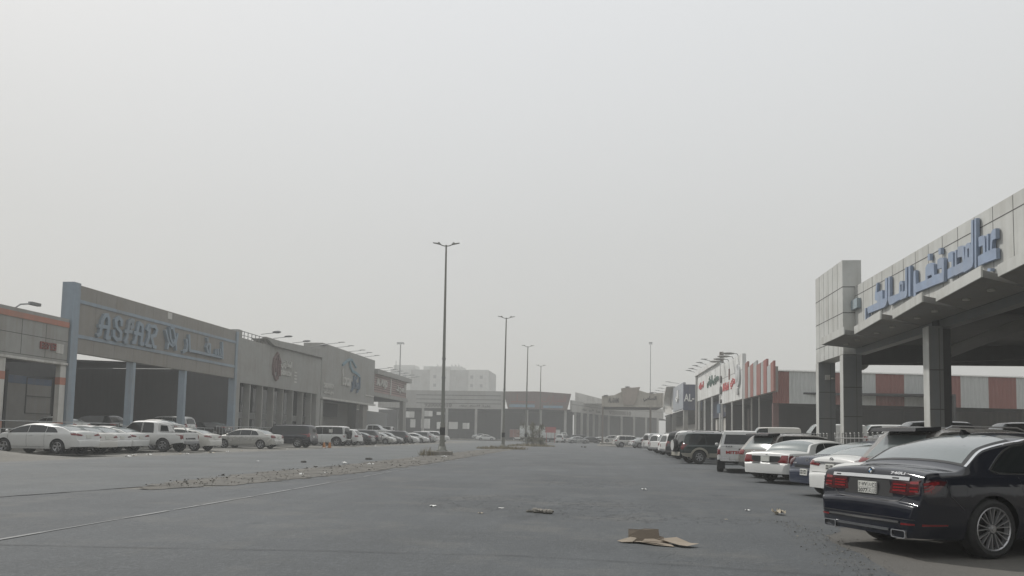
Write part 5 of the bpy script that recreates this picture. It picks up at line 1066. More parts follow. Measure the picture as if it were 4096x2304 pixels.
# ------------------------------------------------------------------ the near dark limousine
def limousine(x, y, hd):
    p = KINDS['limousine']; s = car_shape(p); L, W = s.L, s.W
    r_ = empty('saloon_car', (x, y, 0), 'dark navy luxury saloon with chrome strip, nearest car at the right edge', 'car', None, R(hd))
    def add(nm, mb, mt, par=r_, sm=None): return mb.build(nm, mt, par, sm)
    mesh_obj('body', s.mb.mesh('body', P_NAVY, 62), r_)
    body = None
    # glass
    for sg in (1, -1):
        w1 = MB(); side_glass(w1, s, 1.16, 2.60, sg, r0=.55, bot=.035, topm=.045); add('side_window', w1, GLASS, sm=60)
        w2 = MB(); side_glass(w2, s, 2.64, 3.95, sg, bot=.035, topm=.045); add('side_window', w2, GLASS, sm=60)
        c = MB(); pts = []
        n = 40; top = []; x0, x1, r0 = 1.14, 3.95, .57
        for i in range(n+1):
            xx = x0+(x1-x0)*i/n; zb = s.belt(xx)+.03; zt = s.R(xx)-.040
            if xx-x0 < r0: q = 1-(xx-x0)/r0; zt = zb+(zt-zb)*(1-q*q*.85)
            if zt-zb > .01: top.append((xx, zt))
        ribbon(c, s, 'side', top, .020, .009, sg); ribbon(c, s, 'side', [(x0+.005, s.belt(x0)+.06), (x0+.12, s.belt(x0)+.028), (2.6, s.belt(2.6)+.028), (3.95, s.belt(3.95)+.028)], .016, .009, sg); add('window_trim', c, CHROME)
        c = MB(); rl = [(xx, (s.sect(xx)[12][0]-.012)*sg) for xx in np.arange(.80, 3.95, .07)]; ribbon(c, s, 'top', rl, .024, .009); add('roof_trim', c, CHROME)
        c = MB(); ribbon(c, s, 'side', [(.42, .885), (1.2, .90), (2.6, .885), (4.6, .85)], .030, .006, sg); add('shoulder_crease', c, P_NAVY)
        for xh in (1.72, 2.88):
            c = MB(); zz = s.belt(xh)-.085; ribbon(c, s, 'side', [(xh, zz), (xh+.2, zz)], .022, .035, sg); add('door_handle', c, CHROME)
        c = MB(); xm = 3.78; zm = s.belt(xm)+.05; ym = s.sect(xm)[9][0]*sg; c.sphere((0, 0, 0), .10, 12, 8, .75); c.v = [(xm+a*.7, ym+.14*sg+b*1.05, zm+.07+c_) for a, b, c_ in c.v]; c.bar((xm, ym-.02*sg, zm), (xm, ym+.1*sg, zm+.04), .05, .03); add('wing_mirror', c, P_NAVY, sm=50)
        # lamps: dark glassy block with bright light guides inside
        c = MB(); patch(c, s, 'rear', [(.36*sg, .775), (.40*sg, .925), (.66*sg, .93), (.78*sg, .955), (.885*sg, .95), (.90*sg, .80), (.66*sg, .76)], .007, th=.02, st=.04)
        patch(c, s, 'side', [(.12, .79), (.12, .95), (.30, .96), (.42, .94), (.32, .85), (.22, .79)], .008, sg, st=.04); lm = add('tail_lamp', c, REDD, sm=50)
        c = MB()
        for z, w_ in ((.812, .022), (.848, .018), (.885, .018)): ribbon(c, s, 'rear', [(.42*sg, z), (.62*sg, z)], w_, .012)
        for z, w_ in ((.812, .022), (.850, .020), (.915, .032)): ribbon(c, s, 'rear', [(.68*sg, z), (.80*sg, z+.003), (.89*sg, z+.012)], w_, .012)
        for z, w_, e in ((.822, .022, .24), (.864, .020, .29), (.905, .030, .31)): ribbon(c, s, 'side', [(.12, z), (.17, z+.008), (e, z+.055 if z < .9 else z+.02)], w_, .013, sg)
        add('light_guide', c, REDG, lm)
        c = MB(); patch(c, s, 'front', [(sg*.55, .62), (sg*.84, .64), (sg*.84, .76), (sg*.5, .72)], .012); add('headlamp', c, CLEARL)
        c = MB(); ribbon(c, s, 'rear', [(.63*sg, .415), (.80*sg, .42)], .022, .010); patch(c, s, 'side', [(.10, .405), (.10, .43), (.42, .428), (.42, .412)], .006, sg, st=.04); add('reflector', c, REDL)
        # exhaust outlet: chrome frame, dark mouth
        yc, zc_ = .60*sg, .292; q, nr = hit(s, 'rear', yc, zc_); X = q.x-.012
        ring = lambda w_, h_, k=6: [(yc+cx_*(w_-.02)+math.cos(a)*.02, zc_+cz*(h_-.02)+math.sin(a)*.02) for cx_, cz, a0 in ((1, 1, 0), (-1, 1, 90), (-1, -1, 180), (1, -1, 270)) for a in [R(a0+90*j/3) for j in range(4)]]
        o_, i_ = ring(.112, .050), ring(.100, .039); c = MB().prism(o_, lambda u, v, d: (X+d, u, v), -.012, .10, [i_]); add('exhaust_tip', c, CHROME, sm=40)
        c = MB().prism(i_, lambda u, v, d: (X+d, u, v), .03, .06); add('exhaust_mouth', c, DARKU)
    w1 = MB(); top_glass(w1, s, .80, 1.74, mg=.02, eps=.0035, mg2=.03); add('window_surround', w1, TRIM, sm=60)
    w1 = MB(); top_glass(w1, s, .84, 1.72, mg=.085, eps=.0055, mg2=.10); add('rear_window', w1, mat('rear_glass_sheen', (.12, .14, .14), .10, 0, .06, 2, coat=1, spec=1), sm=60)
    w1 = MB(); top_glass(w1, s, 3.35, 4.06, mg=.05); add('windscreen', w1, GLASS_D, sm=60)
    c = MB(); fin = [(-.10, 0), (-.055, .052), (.02, .062), (.13, .0)]; zz = s.T(1.72)-.006
    c.hexa([(1.66, -.04, zz), (1.86, -.012, zz), (1.86, .012, zz), (1.66, .04, zz)], [(1.655, -.007, zz+.078), (1.72, -.006, zz+.072), (1.72, .006, zz+.072), (1.655, .007, zz+.078)]); add('aerial_fin', c, P_BLACK)
    c = MB(); patch(c, s, 'rear', [(-.43, .725), (.43, .725), (.34, .925), (-.34, .925)], .004); add('plate_recess', c, TRIM)
    c = MB(); ribbon(c, s, 'rear', [(-.665, .958), (-.3, .962), (.3, .962), (.665, .958)], .042, .016); lid = add('chrome_strip', c, CHROME)
    for a, b in ((-.50, -.40), (.52, .60)):
        c = MB(); ribbon(c, s, 'rear', [(a, .958), (b, .958)], .016, .019); add('lamp_slot', c, TRIM, lid)
    c = MB(); ribbon(c, s, 'rear', [(-.60, .432), (0, .43), (.62, .432)], .026, .016); add('bumper_trim', c, CHROME)
    c = MB(); ribbon(c, s, 'rear', [(-.44, .325), (.44, .325)], .03, .014); add('diffuser_strip', c, mat('satin_grey', (.12, .125, .13), .4, .3))
    c = MB(); ribbon(c, s, 'rear', [(-.64, .955), (-.62, .76), (-.52, .685), (-.3, .672), (.3, .672), (.52, .685), (.62, .76), (.64, .955)], .010, .003)
    ribbon(c, s, 'rear', [(-.92, .78), (-.66, .752)], .009, .003); ribbon(c, s, 'rear', [(.92, .78), (.66, .752)], .009, .003); ribbon(c, s, 'rear', [(-.80, .475), (.80, .475)], .010, .003)
    for sg in (1, -1):
        for xx in (1.62, 2.62, 3.72): ribbon(c, s, 'side', [(xx if xx > 2 else 1.55, s.belt(xx)-.01), (xx, .72), (xx+.05, .34)], .008, .003, sg)
        ribbon(c, s, 'side', [(.42, .965), (.46, .77), (.66, .60)], .007, .003, sg); ribbon(c, s, 'side', [(1.6, .34), (3.75, .34)], .009, .003, sg)
    add('panel_gap', c, TRIM)
    # number plate, badge, model letters
    q, nr = hit(s, 'rear', 0, .815); X = q.x-.020; k = .05
    pl = MB().box(X-.006, X+.012, -.160, .160, .742, .895); pl = add('number_plate', pl, PLATE)
    fn = lambda u0, v0: (lambda u, v, d: (X-.006-d, u0-u, v0+v))
    t = MB(); text(t, '2077', .08, fn(.155, .750), 0, .0015, .165, .052, .002); text(t, 'Z J J', .08, fn(-.030, .750), 0, .0015, .095, .05, .001); text(t, '٢٠٧٧', .08, fn(.150, .830), 0, .0015, .15, .05, .002); text(t, arabic('ح ر ر'), .08, fn(-.030, .825), 0, .0015, .095, .055, .002)
    t.box(X-.0075, X-.006, -.135, .165, .8135, .8165); t.box(X-.0075, X-.006, -.0185, -.0155, .74, .89); t.box(X-.0075, X-.006, -.140, -.137, .74, .89)
    for z in np.arange(.752, .88, .022): t.box(X-.0075, X-.006, -.160, -.146, z, z+.012)
    add('plate_characters', t, INK, pl)
    q, nr = hit(s, 'rear', 0, 1.035); B = MB(); X2 = q.x-.012
    B.tube((X2-.006, 0, 1.035), (X2+.03, 0, 1.035), .046, n=28); bd = add('badge', B, CHROME, sm=40)
    ring_ = MB(); 
    def sector(mb, r0, r1, a0, a1, d):
        n = 8; vs = [(X2-.006-d, r_*math.cos(R(a0+(a1-a0)*i/n)), 1.035+r_*math.sin(R(a0+(a1-a0)*i/n))) for r_ in (r0, r1) for i in range(n+1)]; mb.add(vs, [(i, i+1, n+2+i, n+1+i) for i in range(n)])
    for i in range(4): sector(ring_, .029, .042, 90*i, 90*i+90, .001)
    add('badge_ring', ring_, P_BLACK, bd)
    s1_ = MB(); s2_ = MB()
    for i in range(4): sector(s1_ if i % 2 else s2_, .001, .027, 90*i, 90*i+90, .0014)
    add('badge_quarter', s1_, mat('badge_blue', (.05, .18, .38), .4), bd); add('badge_quarter', s2_, mat('bright_white', (.8, .8, .78)), bd)
    t = MB(); q, nr = hit(s, 'rear', -.45, 1.035); X3 = q.x-.01; nz_ = nr
    text(t, '740Li', .07, lambda u, v, d: (X3-.002-d+v*.45, -.335-u, 1.008+v), 0, .006, .235, .034, .002); add('model_letters', t, CHROME)
    c = MB().box(.4, L-.4, -W+.42, W-.42, .28, .66)
    for a in p['ax']: c.box(a-.38, a+.38, -W+.27, W-.27, .40, .74)
    c; add('underbody', c, DARKU)
    c = MB().box(2.0, 2.8, -.60, .60, .3, .5); 
    tm, rm, bk = wheel_meshes(p['tr'], .245, 'vee', .272); put_wheels(r_, p, tm, rm, bk, yin=.118)
    return r_
limousine(3.46, 10.22, 23)

# ------------------------------------------------------------------ cars parked on the right
GR = 'vehicles parked nose in along the right side'
def badge_text(root, txt, y0, z0, w_, h_, mt, x=-.0):
    pass
STYLE['limousine'] = STYLE['tall_saloon']
def on_back(root, kind, nm, txt, yc, z0, w_, h_, mt, bold=.004):
    """letters or marks laid on the back panel of a vehicle"""
    s = car_parts(kind)[4]; q, nr = hit(s, 'rear', yc, z0+h_/2); mb = MB(); X = q.x-.006
    q0, _ = hit(s, 'rear', yc, z0); q1, _ = hit(s, 'rear', yc, z0+h_); sl_ = (q1.x-q0.x)/h_; X = q0.x-.008
    if isinstance(txt, str): text(mb, txt, .1, lambda u, v, d: (X-d+sl_*v, yc+w_/2-u, z0+v), 0, .006, w_, h_, bold)
    else: txt(mb, X, sl_)
    o = mb.build(nm, mt, root); return o
def plate_marks(root, kind, zp):
    s = car_parts(kind)[4]; q, _ = hit(s, 'rear', 0, zp); mb = MB(); X = q.x-.030
    for (a, b, z0, z1) in ((-.14, .14, zp+.002, zp+.006), (-.02, -.016, zp-.06, zp+.06)): mb.box(X, X+.004, a, b, z0, z1)
    for k_ in range(4): mb.box(X, X+.004, .03+.028*k_, .045+.028*k_, zp-.05, zp-.012); mb.box(X, X+.004, .03+.028*k_, .042+.028*k_, zp+.02, zp+.05)
    for k_ in range(3): mb.box(X, X+.004, -.055-.03*k_, -.04-.03*k_, zp-.05, zp-.015); mb.box(X, X+.004, -.055-.03*k_, -.035-.03*k_, zp+.02, zp+.05)
    mb.build('plate_characters', INK, root)
# white car half hidden behind the dark limousine
c = car('saloon', P_WHITE, 4.15, 13.2, 5, 'white saloon squeezed between the dark limousine and the black roofed SUV', GR)
# dark SUV with roof spoiler
c = car('crossover', P_TAUPE, 5.75, 15.7, 20, 'grey brown SUV with a deep black roof spoiler above its pale rear glass', GR, rear_glass=GLASS_D, scale=1.04)
s_ = car_parts('crossover')[4]
MB().hexa([(.16, -.60, 1.57), (.16, .60, 1.57), (.70, .64, 1.60), (.70, -.64, 1.60)], [(.19, -.58, 1.635), (.19, .58, 1.635), (.72, .62, 1.67), (.72, -.62, 1.67)]).build('roof_spoiler', P_BLACK, c)
# white saloon with chrome bar
c = car('fastback', P_WHITE, 5.15, 17.5, 17, 'white saloon with a thin chrome bar between its tail lamps, beside the blue coupe tail', GR, lamp=REDL)
on_back(c, 'fastback', 'chrome_bar', lambda mb, X, sl: mb.box(X-.02, X+.01, -.62, .62, .915, .945), 0, .9, 1, .05, CHROME); plate_marks(c, 'fastback', .82)
def emb_oval(mb, X, sl):
    for (ry, rz) in ((.065, .042), (.028, .040)):
        pts = [(ry*math.cos(2*math.pi*i/16), 1.0+rz*math.sin(2*math.pi*i/16)) for i in range(17)]
        for a, b in zip(pts, pts[1:]): mb.bar((X, a[0], a[1]), (X, b[0], b[1]), .008, .008)
    pts = [(.048*math.cos(2*math.pi*i/16), 1.018+.014*math.sin(2*math.pi*i/16)) for i in range(17)]
    for a, b in zip(pts, pts[1:]): mb.bar((X, a[0], a[1]), (X, b[0], b[1]), .007, .007)
on_back(c, 'fastback', 'badge', emb_oval, 0, 1.0, 1, .02, CHROME)
# blue car
c = car('coupe_tail', P_BLUE, 5.2, 19.6, 15, 'dark blue saloon', GR, lamp=REDD)
c['label'] = 'dark blue saloon with a silver letter badge on its boot, between two white saloons'
def emb_h(mb, X, sl):
    z = .93
    for a, b in (((.052, z-.045), (.040, z+.045)), ((-.052, z-.045), (-.040, z+.045)), ((.045, z), (-.045, z))): mb.bar((X+sl*0, a[0], a[1]), (X, b[0], b[1]), .016, .016)
    pts = [(.075, z-.06), (.06, z+.06), (-.06, z+.06), (-.075, z-.06), (.075, z-.06)]
    for a, b in zip(pts, pts[1:]): mb.bar((X, a[0], a[1]), (X, b[0], b[1]), .006, .006)
on_back(c, 'coupe_tail', 'badge', emb_h, 0, .93, 1, .02, CHROME); on_back(c, 'coupe_tail', 'model_letters', 'ACCORD', .56, .83, .17, .022, CHROME); plate_marks(c, 'coupe_tail', .62)
on_back(c, 'coupe_tail', 'lower_panel', lambda mb, X, sl: mb.box(X-.004, X+.01, -.55, .55, .735, .80), 0, .74, 1, .05, P_BLACK)
# big old white saloon
c = car('old_saloon', P_WHITE, 5.4, 25.0, 38, 'large old white saloon with wide red corner lamps and a dark band across its tail', GR, lamp=REDL)
on_back(c, 'old_saloon', 'dark_band', lambda mb, X, sl: mb.box(X-.004, X+.012, -.56, .56, .70, .90), 0, .75, 1, .1, TRIM)
on_back(c, 'old_saloon', 'number_plate', lambda mb, X, sl: mb.box(X-.03, X, -.17, .17, .72, .89), 0, .75, 1, .1, PLATE)
on_back(c, 'old_saloon', 'badge', lambda mb, X, sl: mb.sphere((X, 0, .955), .035, 12, 6, .5), 0, .955, 1, .02, CHROME)
for ys_ in ((-.55, -.2), (.2, .55)): on_back(c, 'old_saloon', 'chrome_step', lambda mb, X, sl: mb.box(X-.05, X+.0, ys_[0], ys_[1], .68, .70), 0, .69, 1, .02, CHROME)
c = car('crossover', P_TAUPE, 5.7, 28.2, 30, 'grey SUV with a black spoiler, between the white pickup and the old white saloon', GR, rear_glass=GLASS_D)
MB().hexa([(.16, -.60, 1.57), (.16, .60, 1.57), (.70, .64, 1.60), (.70, -.64, 1.60)], [(.19, -.58, 1.635), (.19, .58, 1.635), (.72, .62, 1.67), (.72, -.62, 1.67)]).build('roof_spoiler', P_BLACK, c)
on_back(c, 'crossover', 'badge', lambda mb, X, sl: mb.sphere((X, 0, 1.0), .06, 12, 6, .5), 0, 1.0, 1, .02, CHROME)
# white pickup with canopy, red letters
c = car('pickup', P_WHITE, 5.95, 32.0, 80, 'white double cab pickup with a white canopy and red letters across its tailgate', GR, skip=('bed_cover', 'step_bumper'))
cn = MB().hexa([(.04, -.80, 1.12), (.04, .80, 1.12), (.30, .66, 1.74), (.30, -.66, 1.74)], [(1.62, -.82, 1.12), (1.62, .82, 1.12), (1.62, .68, 1.80), (1.62, -.68, 1.80)]).build('canopy', P_WHITE, c)
MB().hexa([(.055, -.66, 1.22), (.055, .66, 1.22), (.215, .58, 1.62), (.215, -.58, 1.62)], [(.10, -.66, 1.22), (.10, .66, 1.22), (.26, .58, 1.62), (.26, -.58, 1.62)]).build('canopy_window', GLASS, cn)
for sg in (1, -1): MB().hexa([(.45, sg*.80, 1.22), (1.5, sg*.80, 1.22), (1.5, sg*.715, 1.62), (.55, sg*.715, 1.62)], [(.45, sg*.76, 1.22), (1.5, sg*.76, 1.22), (1.5, sg*.68, 1.62), (.55, sg*.68, 1.62)]).build('canopy_window', GLASS, cn)
on_back(c, 'pickup', 'tailgate_letters', 'MITSUBISHI', 0, .80, 1.15, .13, stain('letter_red', (.40, .03, .03)), .004)
mb = MB().box(-.02, .02, -.06, .06, .97, 1.03)
for y in (-.55, -.45, -.35, .35, .45, .55): mb.box(-.03, .05, y-.02, y+.02, 1.10, 1.14)
mb.build('tailgate_latch', TRIM, c); MB().box(-.20, -.02, -.78, .78, .50, .55).box(-.14, .05, -.80, -.45, .52, .66).box(-.14, .05, .45, .80, .52, .66).build('step_bumper', CHROME, c)
MB().box(-.18, -.16, -.17, .17, .60, .74).build('number_plate', PLATE, c)
for k_ in range(2): mb = MB().box(.75, .8, (-.9, .62)[k_], (-.62, .9)[k_], .16, .46); mb.build('mudflap', TRIM, c)
# dark green off-roader with beige arches
c = car('boxy_suv', P_GREEN, 4.5, 43.4, 11, 'dark green off roader with beige wheel arches and a spare wheel on its tail', GR, skip=('rear_bumper_trim',))
s_ = car_parts('boxy_suv')[4]
for sg in (1, -1):
    mb = MB()
    for a in KINDS['boxy_suv']['ax']:
        pts = [(a+.49*math.cos(R(t)), .38+.49*math.sin(R(t))) for t in range(-8, 189, 7)]; ribbon(mb, s_, 'side', pts, .11, .045, sg)
    for (a, b) in ((.04, .56), (1.6, 3.32)): ribbon(mb, s_, 'side', [(a, .50), (b, .50)], .22, .03, sg)
    mb.build('arch_trim', P_BEIGE, c)
mb = MB(); ribbon(mb, s_, 'rear', [(-.8, .55), (.8, .55)], .22, .06); mb.build('bumper', P_BEIGE, c)
tm, rm, bk = wheel_meshes(.37, .24, 'six', .2); sp = mesh_obj('spare_wheel', tm, c); sp.location = (-.10, .0, 1.02); sp.rotation_euler.z = R(90)
mb = MB().tube((-.24, 0, 1.02), (-.21, 0, 1.02), .30, n=24); mb.build('spare_cover', P_WHITE, sp); sp.children[0].matrix_parent_inverse = Matrix.Translation((0, 0, 0)); 
ch = sp.children[0]; ch.data.transform(Matrix.Rotation(R(-90), 4, 'Z') @ Matrix.Translation((.10, 0, -1.02)))
for k_, (kd, pt, x, y, h, lb) in enumerate((
    ('big_suv', P_WHITE, 4.9, 47.2, 14, 'white off roader, next beyond the dark green one with beige arches'),
    ('big_suv', P_BLACK, 5.05, 51.0, 30, 'black SUV with tall red tail lamp, beyond the dark green off roader'),
    ('pickup', P_WHITE, 4.9, 55.3, 18, 'white pickup just beyond the black SUV, only its tail showing'),
    ('boxy_suv', P_WHITE, 5.0, 59.6, 14, 'white SUV between two white pickups in the far right row'),
    ('pickup', P_WHITE, 4.8, 64.2, 20, 'second white pickup beyond the black SUV, chrome bumper catching the light'),
    ('boxy_suv', P_SILVER, 5.0, 69.5, 24, 'silver SUV with dark glass near the far end of the right row'),
    ('pickup', P_WHITE, 5.0, 75.5, 16, 'white pickup in the far right row, beyond the silver SUV'),
    ('big_suv', P_SILVER, 5.1, 82.5, 18, 'farthest silver SUV of the row along the right side'))):
    car(kd, pt, x, y, h, lb, GR, far=k_ > 1)
# cars round the beige showroom at the far right
GF = 'cars parked before the beige showroom'
for k_, (kd, pt, x, y, h, z, lb) in enumerate((
    ('crossover', P_CHAMP, 2.2, 104.6, 12, .03, 'champagne crossover at the open end of the far right group'), ('saloon', P_SILVER, 4.4, 101.5, 20, .03, 'silver saloon overlapping the champagne crossover in the far right group'),
    ('boxy_suv', P_BLACK, 6.5, 107, 10, .03, 'black SUV behind the silver saloon in the far right group'), ('saloon', P_GREY, 3.8, 128, -80, .05, 'leftmost dark saloon facing the road before the beige showroom'),
    ('saloon', P_SILVER, 6.2, 127, -80, .05, 'silver saloon second from the left facing the road before the beige showroom'), ('fastback', P_WHITE, 8.4, 126, -78, .05, 'white saloon with pale windscreen facing the road before the beige showroom'),
    ('crossover', P_SILVER, 10.6, 125, -80, .05, 'silver crossover, rightmost of those facing the road before the beige showroom'), ('van', P_GREY, 11.6, 134, 0, .35, 'dark flat roofed van under the beige showroom'),
    ('saloon', P_WHITE, .9, 150, 0, .35, 'white saloon inside the beige showroom behind its left post'))):
    car(kd, pt, x, y, h, lb, GF, z, far=True)
# parked on the raised forecourt behind the canopy fence
GB = 'vehicles standing on the right forecourt'
c = car('van', P_CREAM, 13.6, 54.0, -170+0, 'large cream panel van with a rounded roof behind the parked cars on the right', GB, .8, far=True, skip=('rear_window',))
c.location = (10.6+3.4, 53.0, .8-.15); c.rotation_euler.z = R(176)
c.location = (15.0, 57, .76); c.scale = (.78, .8, .78)
c = car('van', P_WHITE, 18.2, 53.0, 178, 'small white van behind the far column of the near canopy', GB, .8, far=True, scale=.86)
car('van', P_WHITE, 24.5, 60, 180, 'white van half hidden behind the picket railing between the canopy columns', GB, .8, far=True, scale=.95)
car('boxy_suv', P_BLACK, 19.6, 41.5, 178, 'black SUV with pale roof rails under the near canopy, left of its third column', GB, .8, far=True, scale=1.0)
car('boxy_suv', P_BLACK, 24.0, 41.2, 180, 'black SUV with pale roof rails under the near canopy, right of its third column', GB, .8, far=True)

# ------------------------------------------------------------------ cars parked on the left
GL = 'vehicles parked along the left side'
car('fastback', P_WHITE, -23.85, 32.6, 180, 'white saloon nearest the viewer on the left, sand drifted over its front wheel', GL, .12)
car('saloon', P_CREAM, -24.5, 34.9, 180, 'off white saloon with gold tinted lamps, second from the left edge', GL, .05)
car('saloon', P_WHITE, -25.1, 36.95, 180, 'white saloon with slim dark red lamps, third from the left edge', GL, .05, lamp=REDD)
car('fastback', P_WHITE, -25.35, 38.95, 180, 'white saloon with bright red lamps tucked against the white pickup', GL, .05)
c = car('pickup', P_WHITE, -23.75, 41.2, 180, 'white double cab pickup with roll bar and letters on its tailgate, left side', GL, .04)
mb = MB()
for sg in (1, -1): mb.path([(.62, sg*.74, 1.15), (.95, sg*.70, 1.52), (1.3, sg*.68, 1.62), (1.62, sg*.68, 1.66)], .035, 8); mb.bar((1.55, sg*.72, 1.14), (1.55, sg*.68, 1.64), .05, .05)
mb.tube((1.0, -.70, 1.56), (1.0, .70, 1.56), .035); mb.build('roll_bar', P_WHITE, c)
MB().hexa([(.98, .705, 1.2), (1.5, .705, 1.2), (1.5, .69, 1.55), (1.1, .69, 1.52)], [(.98, .72, 1.2), (1.5, .72, 1.2), (1.5, .70, 1.55), (1.1, .70, 1.52)]).build('quarter_window', GLASS, c)
on_back(c, 'pickup', 'tailgate_letters', 'RANGER', 0, .74, 1.05, .09, TRIM, .006)
car('fastback', P_CREAM, -23.75, 44.15, 180, 'off white saloon with chrome trimmed lamps right of the white pickup', GL, .04)
car('tall_saloon', P_CHAMP, -23.7, 53.4, 180, 'pale gold saloon with triangular red lamps, standing alone in mid row', GL, 0.02)
car('big_suv', P_NAVY, -23.6, 60.0, 180, 'dark blue SUV with polished wheels beside the pale gold saloon', GL, .02)
c = car('square_suv', P_WHITE, -24.2, 70.2, 180, 'boxy white off roader with black upper half and spare wheel, behind two orange cones', GL, .02)
s_ = car_parts('square_suv')[4]; mb = MB()
for sg in (1, -1): ribbon(mb, s_, 'side', [(.06, 1.55), (3.2, 1.55)], .66, .003, sg); 
for a in KINDS['square_suv']['ax']:
    for sg in (1, -1): ribbon(mb, s_, 'side', [(a+.50*math.cos(R(t)), .40+.50*math.sin(R(t))) for t in range(0, 181, 9)], .10, .04, sg)
mb.build('black_upper', P_BLACK, c); sp = mesh_obj('spare_wheel', car_parts('square_suv')[1], c); sp.location = (-.12, 0, 1.1); sp.rotation_euler.z = R(90)
MB().box(1.25, 1.62, .955, .965, 1.30, 1.62).build('window_paper', WHITEP, c)
for k_, (kd, pt, x, y, h, lb) in enumerate((
    ('crossover', P_WHITE, -23.9, 73.2, 180, 'white crossover with swept rear glass just behind the boxy black and white off roader'),
    ('fastback', P_BLACK, -23.9, 77.6, 180, 'black saloon in the left row after the white crossover'), ('crossover', P_BLACK, -24.1, 80.8, 182, 'black crossover close beside the black saloon in the left row'),
    ('fastback', P_CHAMP, -28.6, 86.2, 0, 'champagne saloon parked nose out to the road, right of the black crossover'), ('saloon', P_GREY, -28.6, 89.6, 0, 'grey saloon parked nose out beside the champagne one'),
    ('crossover', P_BLACK, -24.0, 93.4, 180, 'black hatchback with red lamps between nose out saloons on the left'), ('saloon', P_WHITE, -28.2, 96.4, 0, 'white saloon nosing out past the black hatchback on the left'),
    ('fastback', P_WHITE, -28.4, 103.0, 0, 'white saloon nose out in the far part of the left row'), ('crossover', P_GREY, -24.4, 108.4, 180, 'grey crossover beyond the far white saloon on the left'),
    ('saloon', P_WHITE, -24.4, 113.0, 180, 'white saloon near the end of the left row, beside the nearest lamp pole'), ('boxy_suv', P_WHITE, -28.5, 117.0, 0, 'white SUV, last of the left row, showing right of the nearest lamp pole'))):
    car(kd, pt, x, y, h, lb, GL, .04, far=True)
GP_ = 'vehicles standing on the raised left forecourt'
for (kd, pt, x, y, h, lb) in (
    ('van', P_WHITE, -36.6, 40.6, 180, 'white minibus half cut by the left edge under the orange striped showroom'),
    ('saloon', P_WHITE, -37.5, 50.4, 172, 'white saloon just behind the left blue post of the hall'), ('crossover', P_BLACK, -37.6, 55.0, 178, 'black crossover in the shade of the blue framed hall, left bay'), ('saloon', P_CHAMP, -33.8, 57.2, 180, 'champagne saloon behind the low railing in the left bay of the hall'),
    ('boxy_suv', P_SILVER, -35.9, 62.4, 180, 'silver SUV with roof rack in the middle bay of the blue framed hall'), ('fastback', P_BLACK, -35.0, 67.4, 180, 'black saloon with gleaming roof edge in the right bay of the hall'),
    ('pickup', P_WHITE, -33.5, 100.5, 0, 'white pickup cab before the tall grey Locar showroom'), ('saloon', P_GREY, -34.0, 105.5, 0, 'grey saloon on the forecourt before the tall grey showroom'), ('boxy_suv', P_WHITE, -34, 122, 180, 'white SUV on the forecourt below the reddish slatted sign')):
    car(kd, pt, x, y, h, lb, GP_, .70, far=True)
GC = 'vehicles along the far cross road'
for (kd, pt, x, y, h, z, lb) in (
    ('saloon', P_WHITE, -29.1, 177.0, 12, .01, 'white saloon alone on the far cross road, left of the second lamp'), ('fastback', P_SILVER, -6.3, 153.5, 14, .01, 'silver saloon at the far junction, right of the box truck'),
    ('boxy_suv', P_WHITE, -8.2, 159, 70, .01, 'white SUV seen from behind at the far junction beside the silver saloon'), ('boxy_suv', P_BLACK, -6.0, 163, 20, .01, 'black SUV behind the silver saloon at the far junction'),
    ('saloon', P_WHITE, -1.5, 168, 10, .01, 'white saloon at the far junction before the angled showroom'), ('fastback', P_WHITE, 1.2, 171, 14, .01, 'white saloon beside the left post of the beige showroom'),
    ('saloon', P_BLACK, -3.6, 160.5, 15, .01, 'black saloon partly hidden by the silver one at the far junction'), ('saloon', P_SILVER, -31, 182.6, 0, .25, 'silver saloon under the far grooved fascia'), ('saloon', P_WHITE, -19.4, 180.8, 100, .25, 'white saloon in shade left of the box truck')):
    car(kd, pt, x, y, h, lb, GC, z, far=True)
def truck(x, y, hd, label, body, L=6.2, W=2.3, H=3.35, cab=P_WHITE):
    t = empty('box_truck', (x, y, .01), label, 'truck', None, R(hd)); st_ = stain('box_white', (.62, .64, .63), .6, .3)
    bx = MB().box(0, L-1.9, -W/2, W/2, .95, H).build('cargo_box', body or st_, t); mb = MB()
    for q in (.9, 1.8, 2.7, 3.6): mb.box(q, q+.05, -W/2-.015, -W/2, .97, H-.02)
    mb.box(0, L-1.9, -W/2-.02, -W/2, H-.12, H-.04); mb.build('box_rib', GPD, bx)
    s = [(L-1.8, .5), (L-1.8, 2.15), (L-1.5, 2.3), (L-.55, 2.28), (L-.05, 1.3), (L, .5)]
    cb = MB().prism(s, lambda u, v, d: (u, d, v), -1.0, 1.0).build('cab', cab, t); MB().prism([(L-1.35, 1.35), (L-1.3, 2.05), (L-.62, 2.05), (L-.28, 1.35)], lambda u, v, d: (u, d, v), -1.01, 1.01).build('cab_window', GLASS, cb)
    MB().box(.1, L-.2, -.5, .5, .45, .94).build('chassis', DARKU, t)
    tm, rm, bk = wheel_meshes(.40, .25, 'six', .23)
    for a in (1.0, L-1.0):
        for sg in (1, -1):
            wo = mesh_obj('wheel', tm, t); wo.location = (a, sg*.88, .4); wo.rotation_euler.z = 0 if sg > 0 else math.pi; mesh_obj('rim', rm, wo)
    return t
truck(-17.6, 168.5, 4, 'white box truck parked side on at the far junction behind the bush', None, 7.6, 2.3, 3.7)
t = truck(-12.0, 166.5, 3, 'smaller white panel truck with rounded cab touching the box truck', None, 5.6, 2.1, 2.9)
truck(-21.5, 181.5, 8, 'faded red van in the shade left of the white box truck', stain('van_red', (.20, .07, .055)), 4.8, 1.9, 2.9, stain('van_red_cab', (.18, .06, .05)))
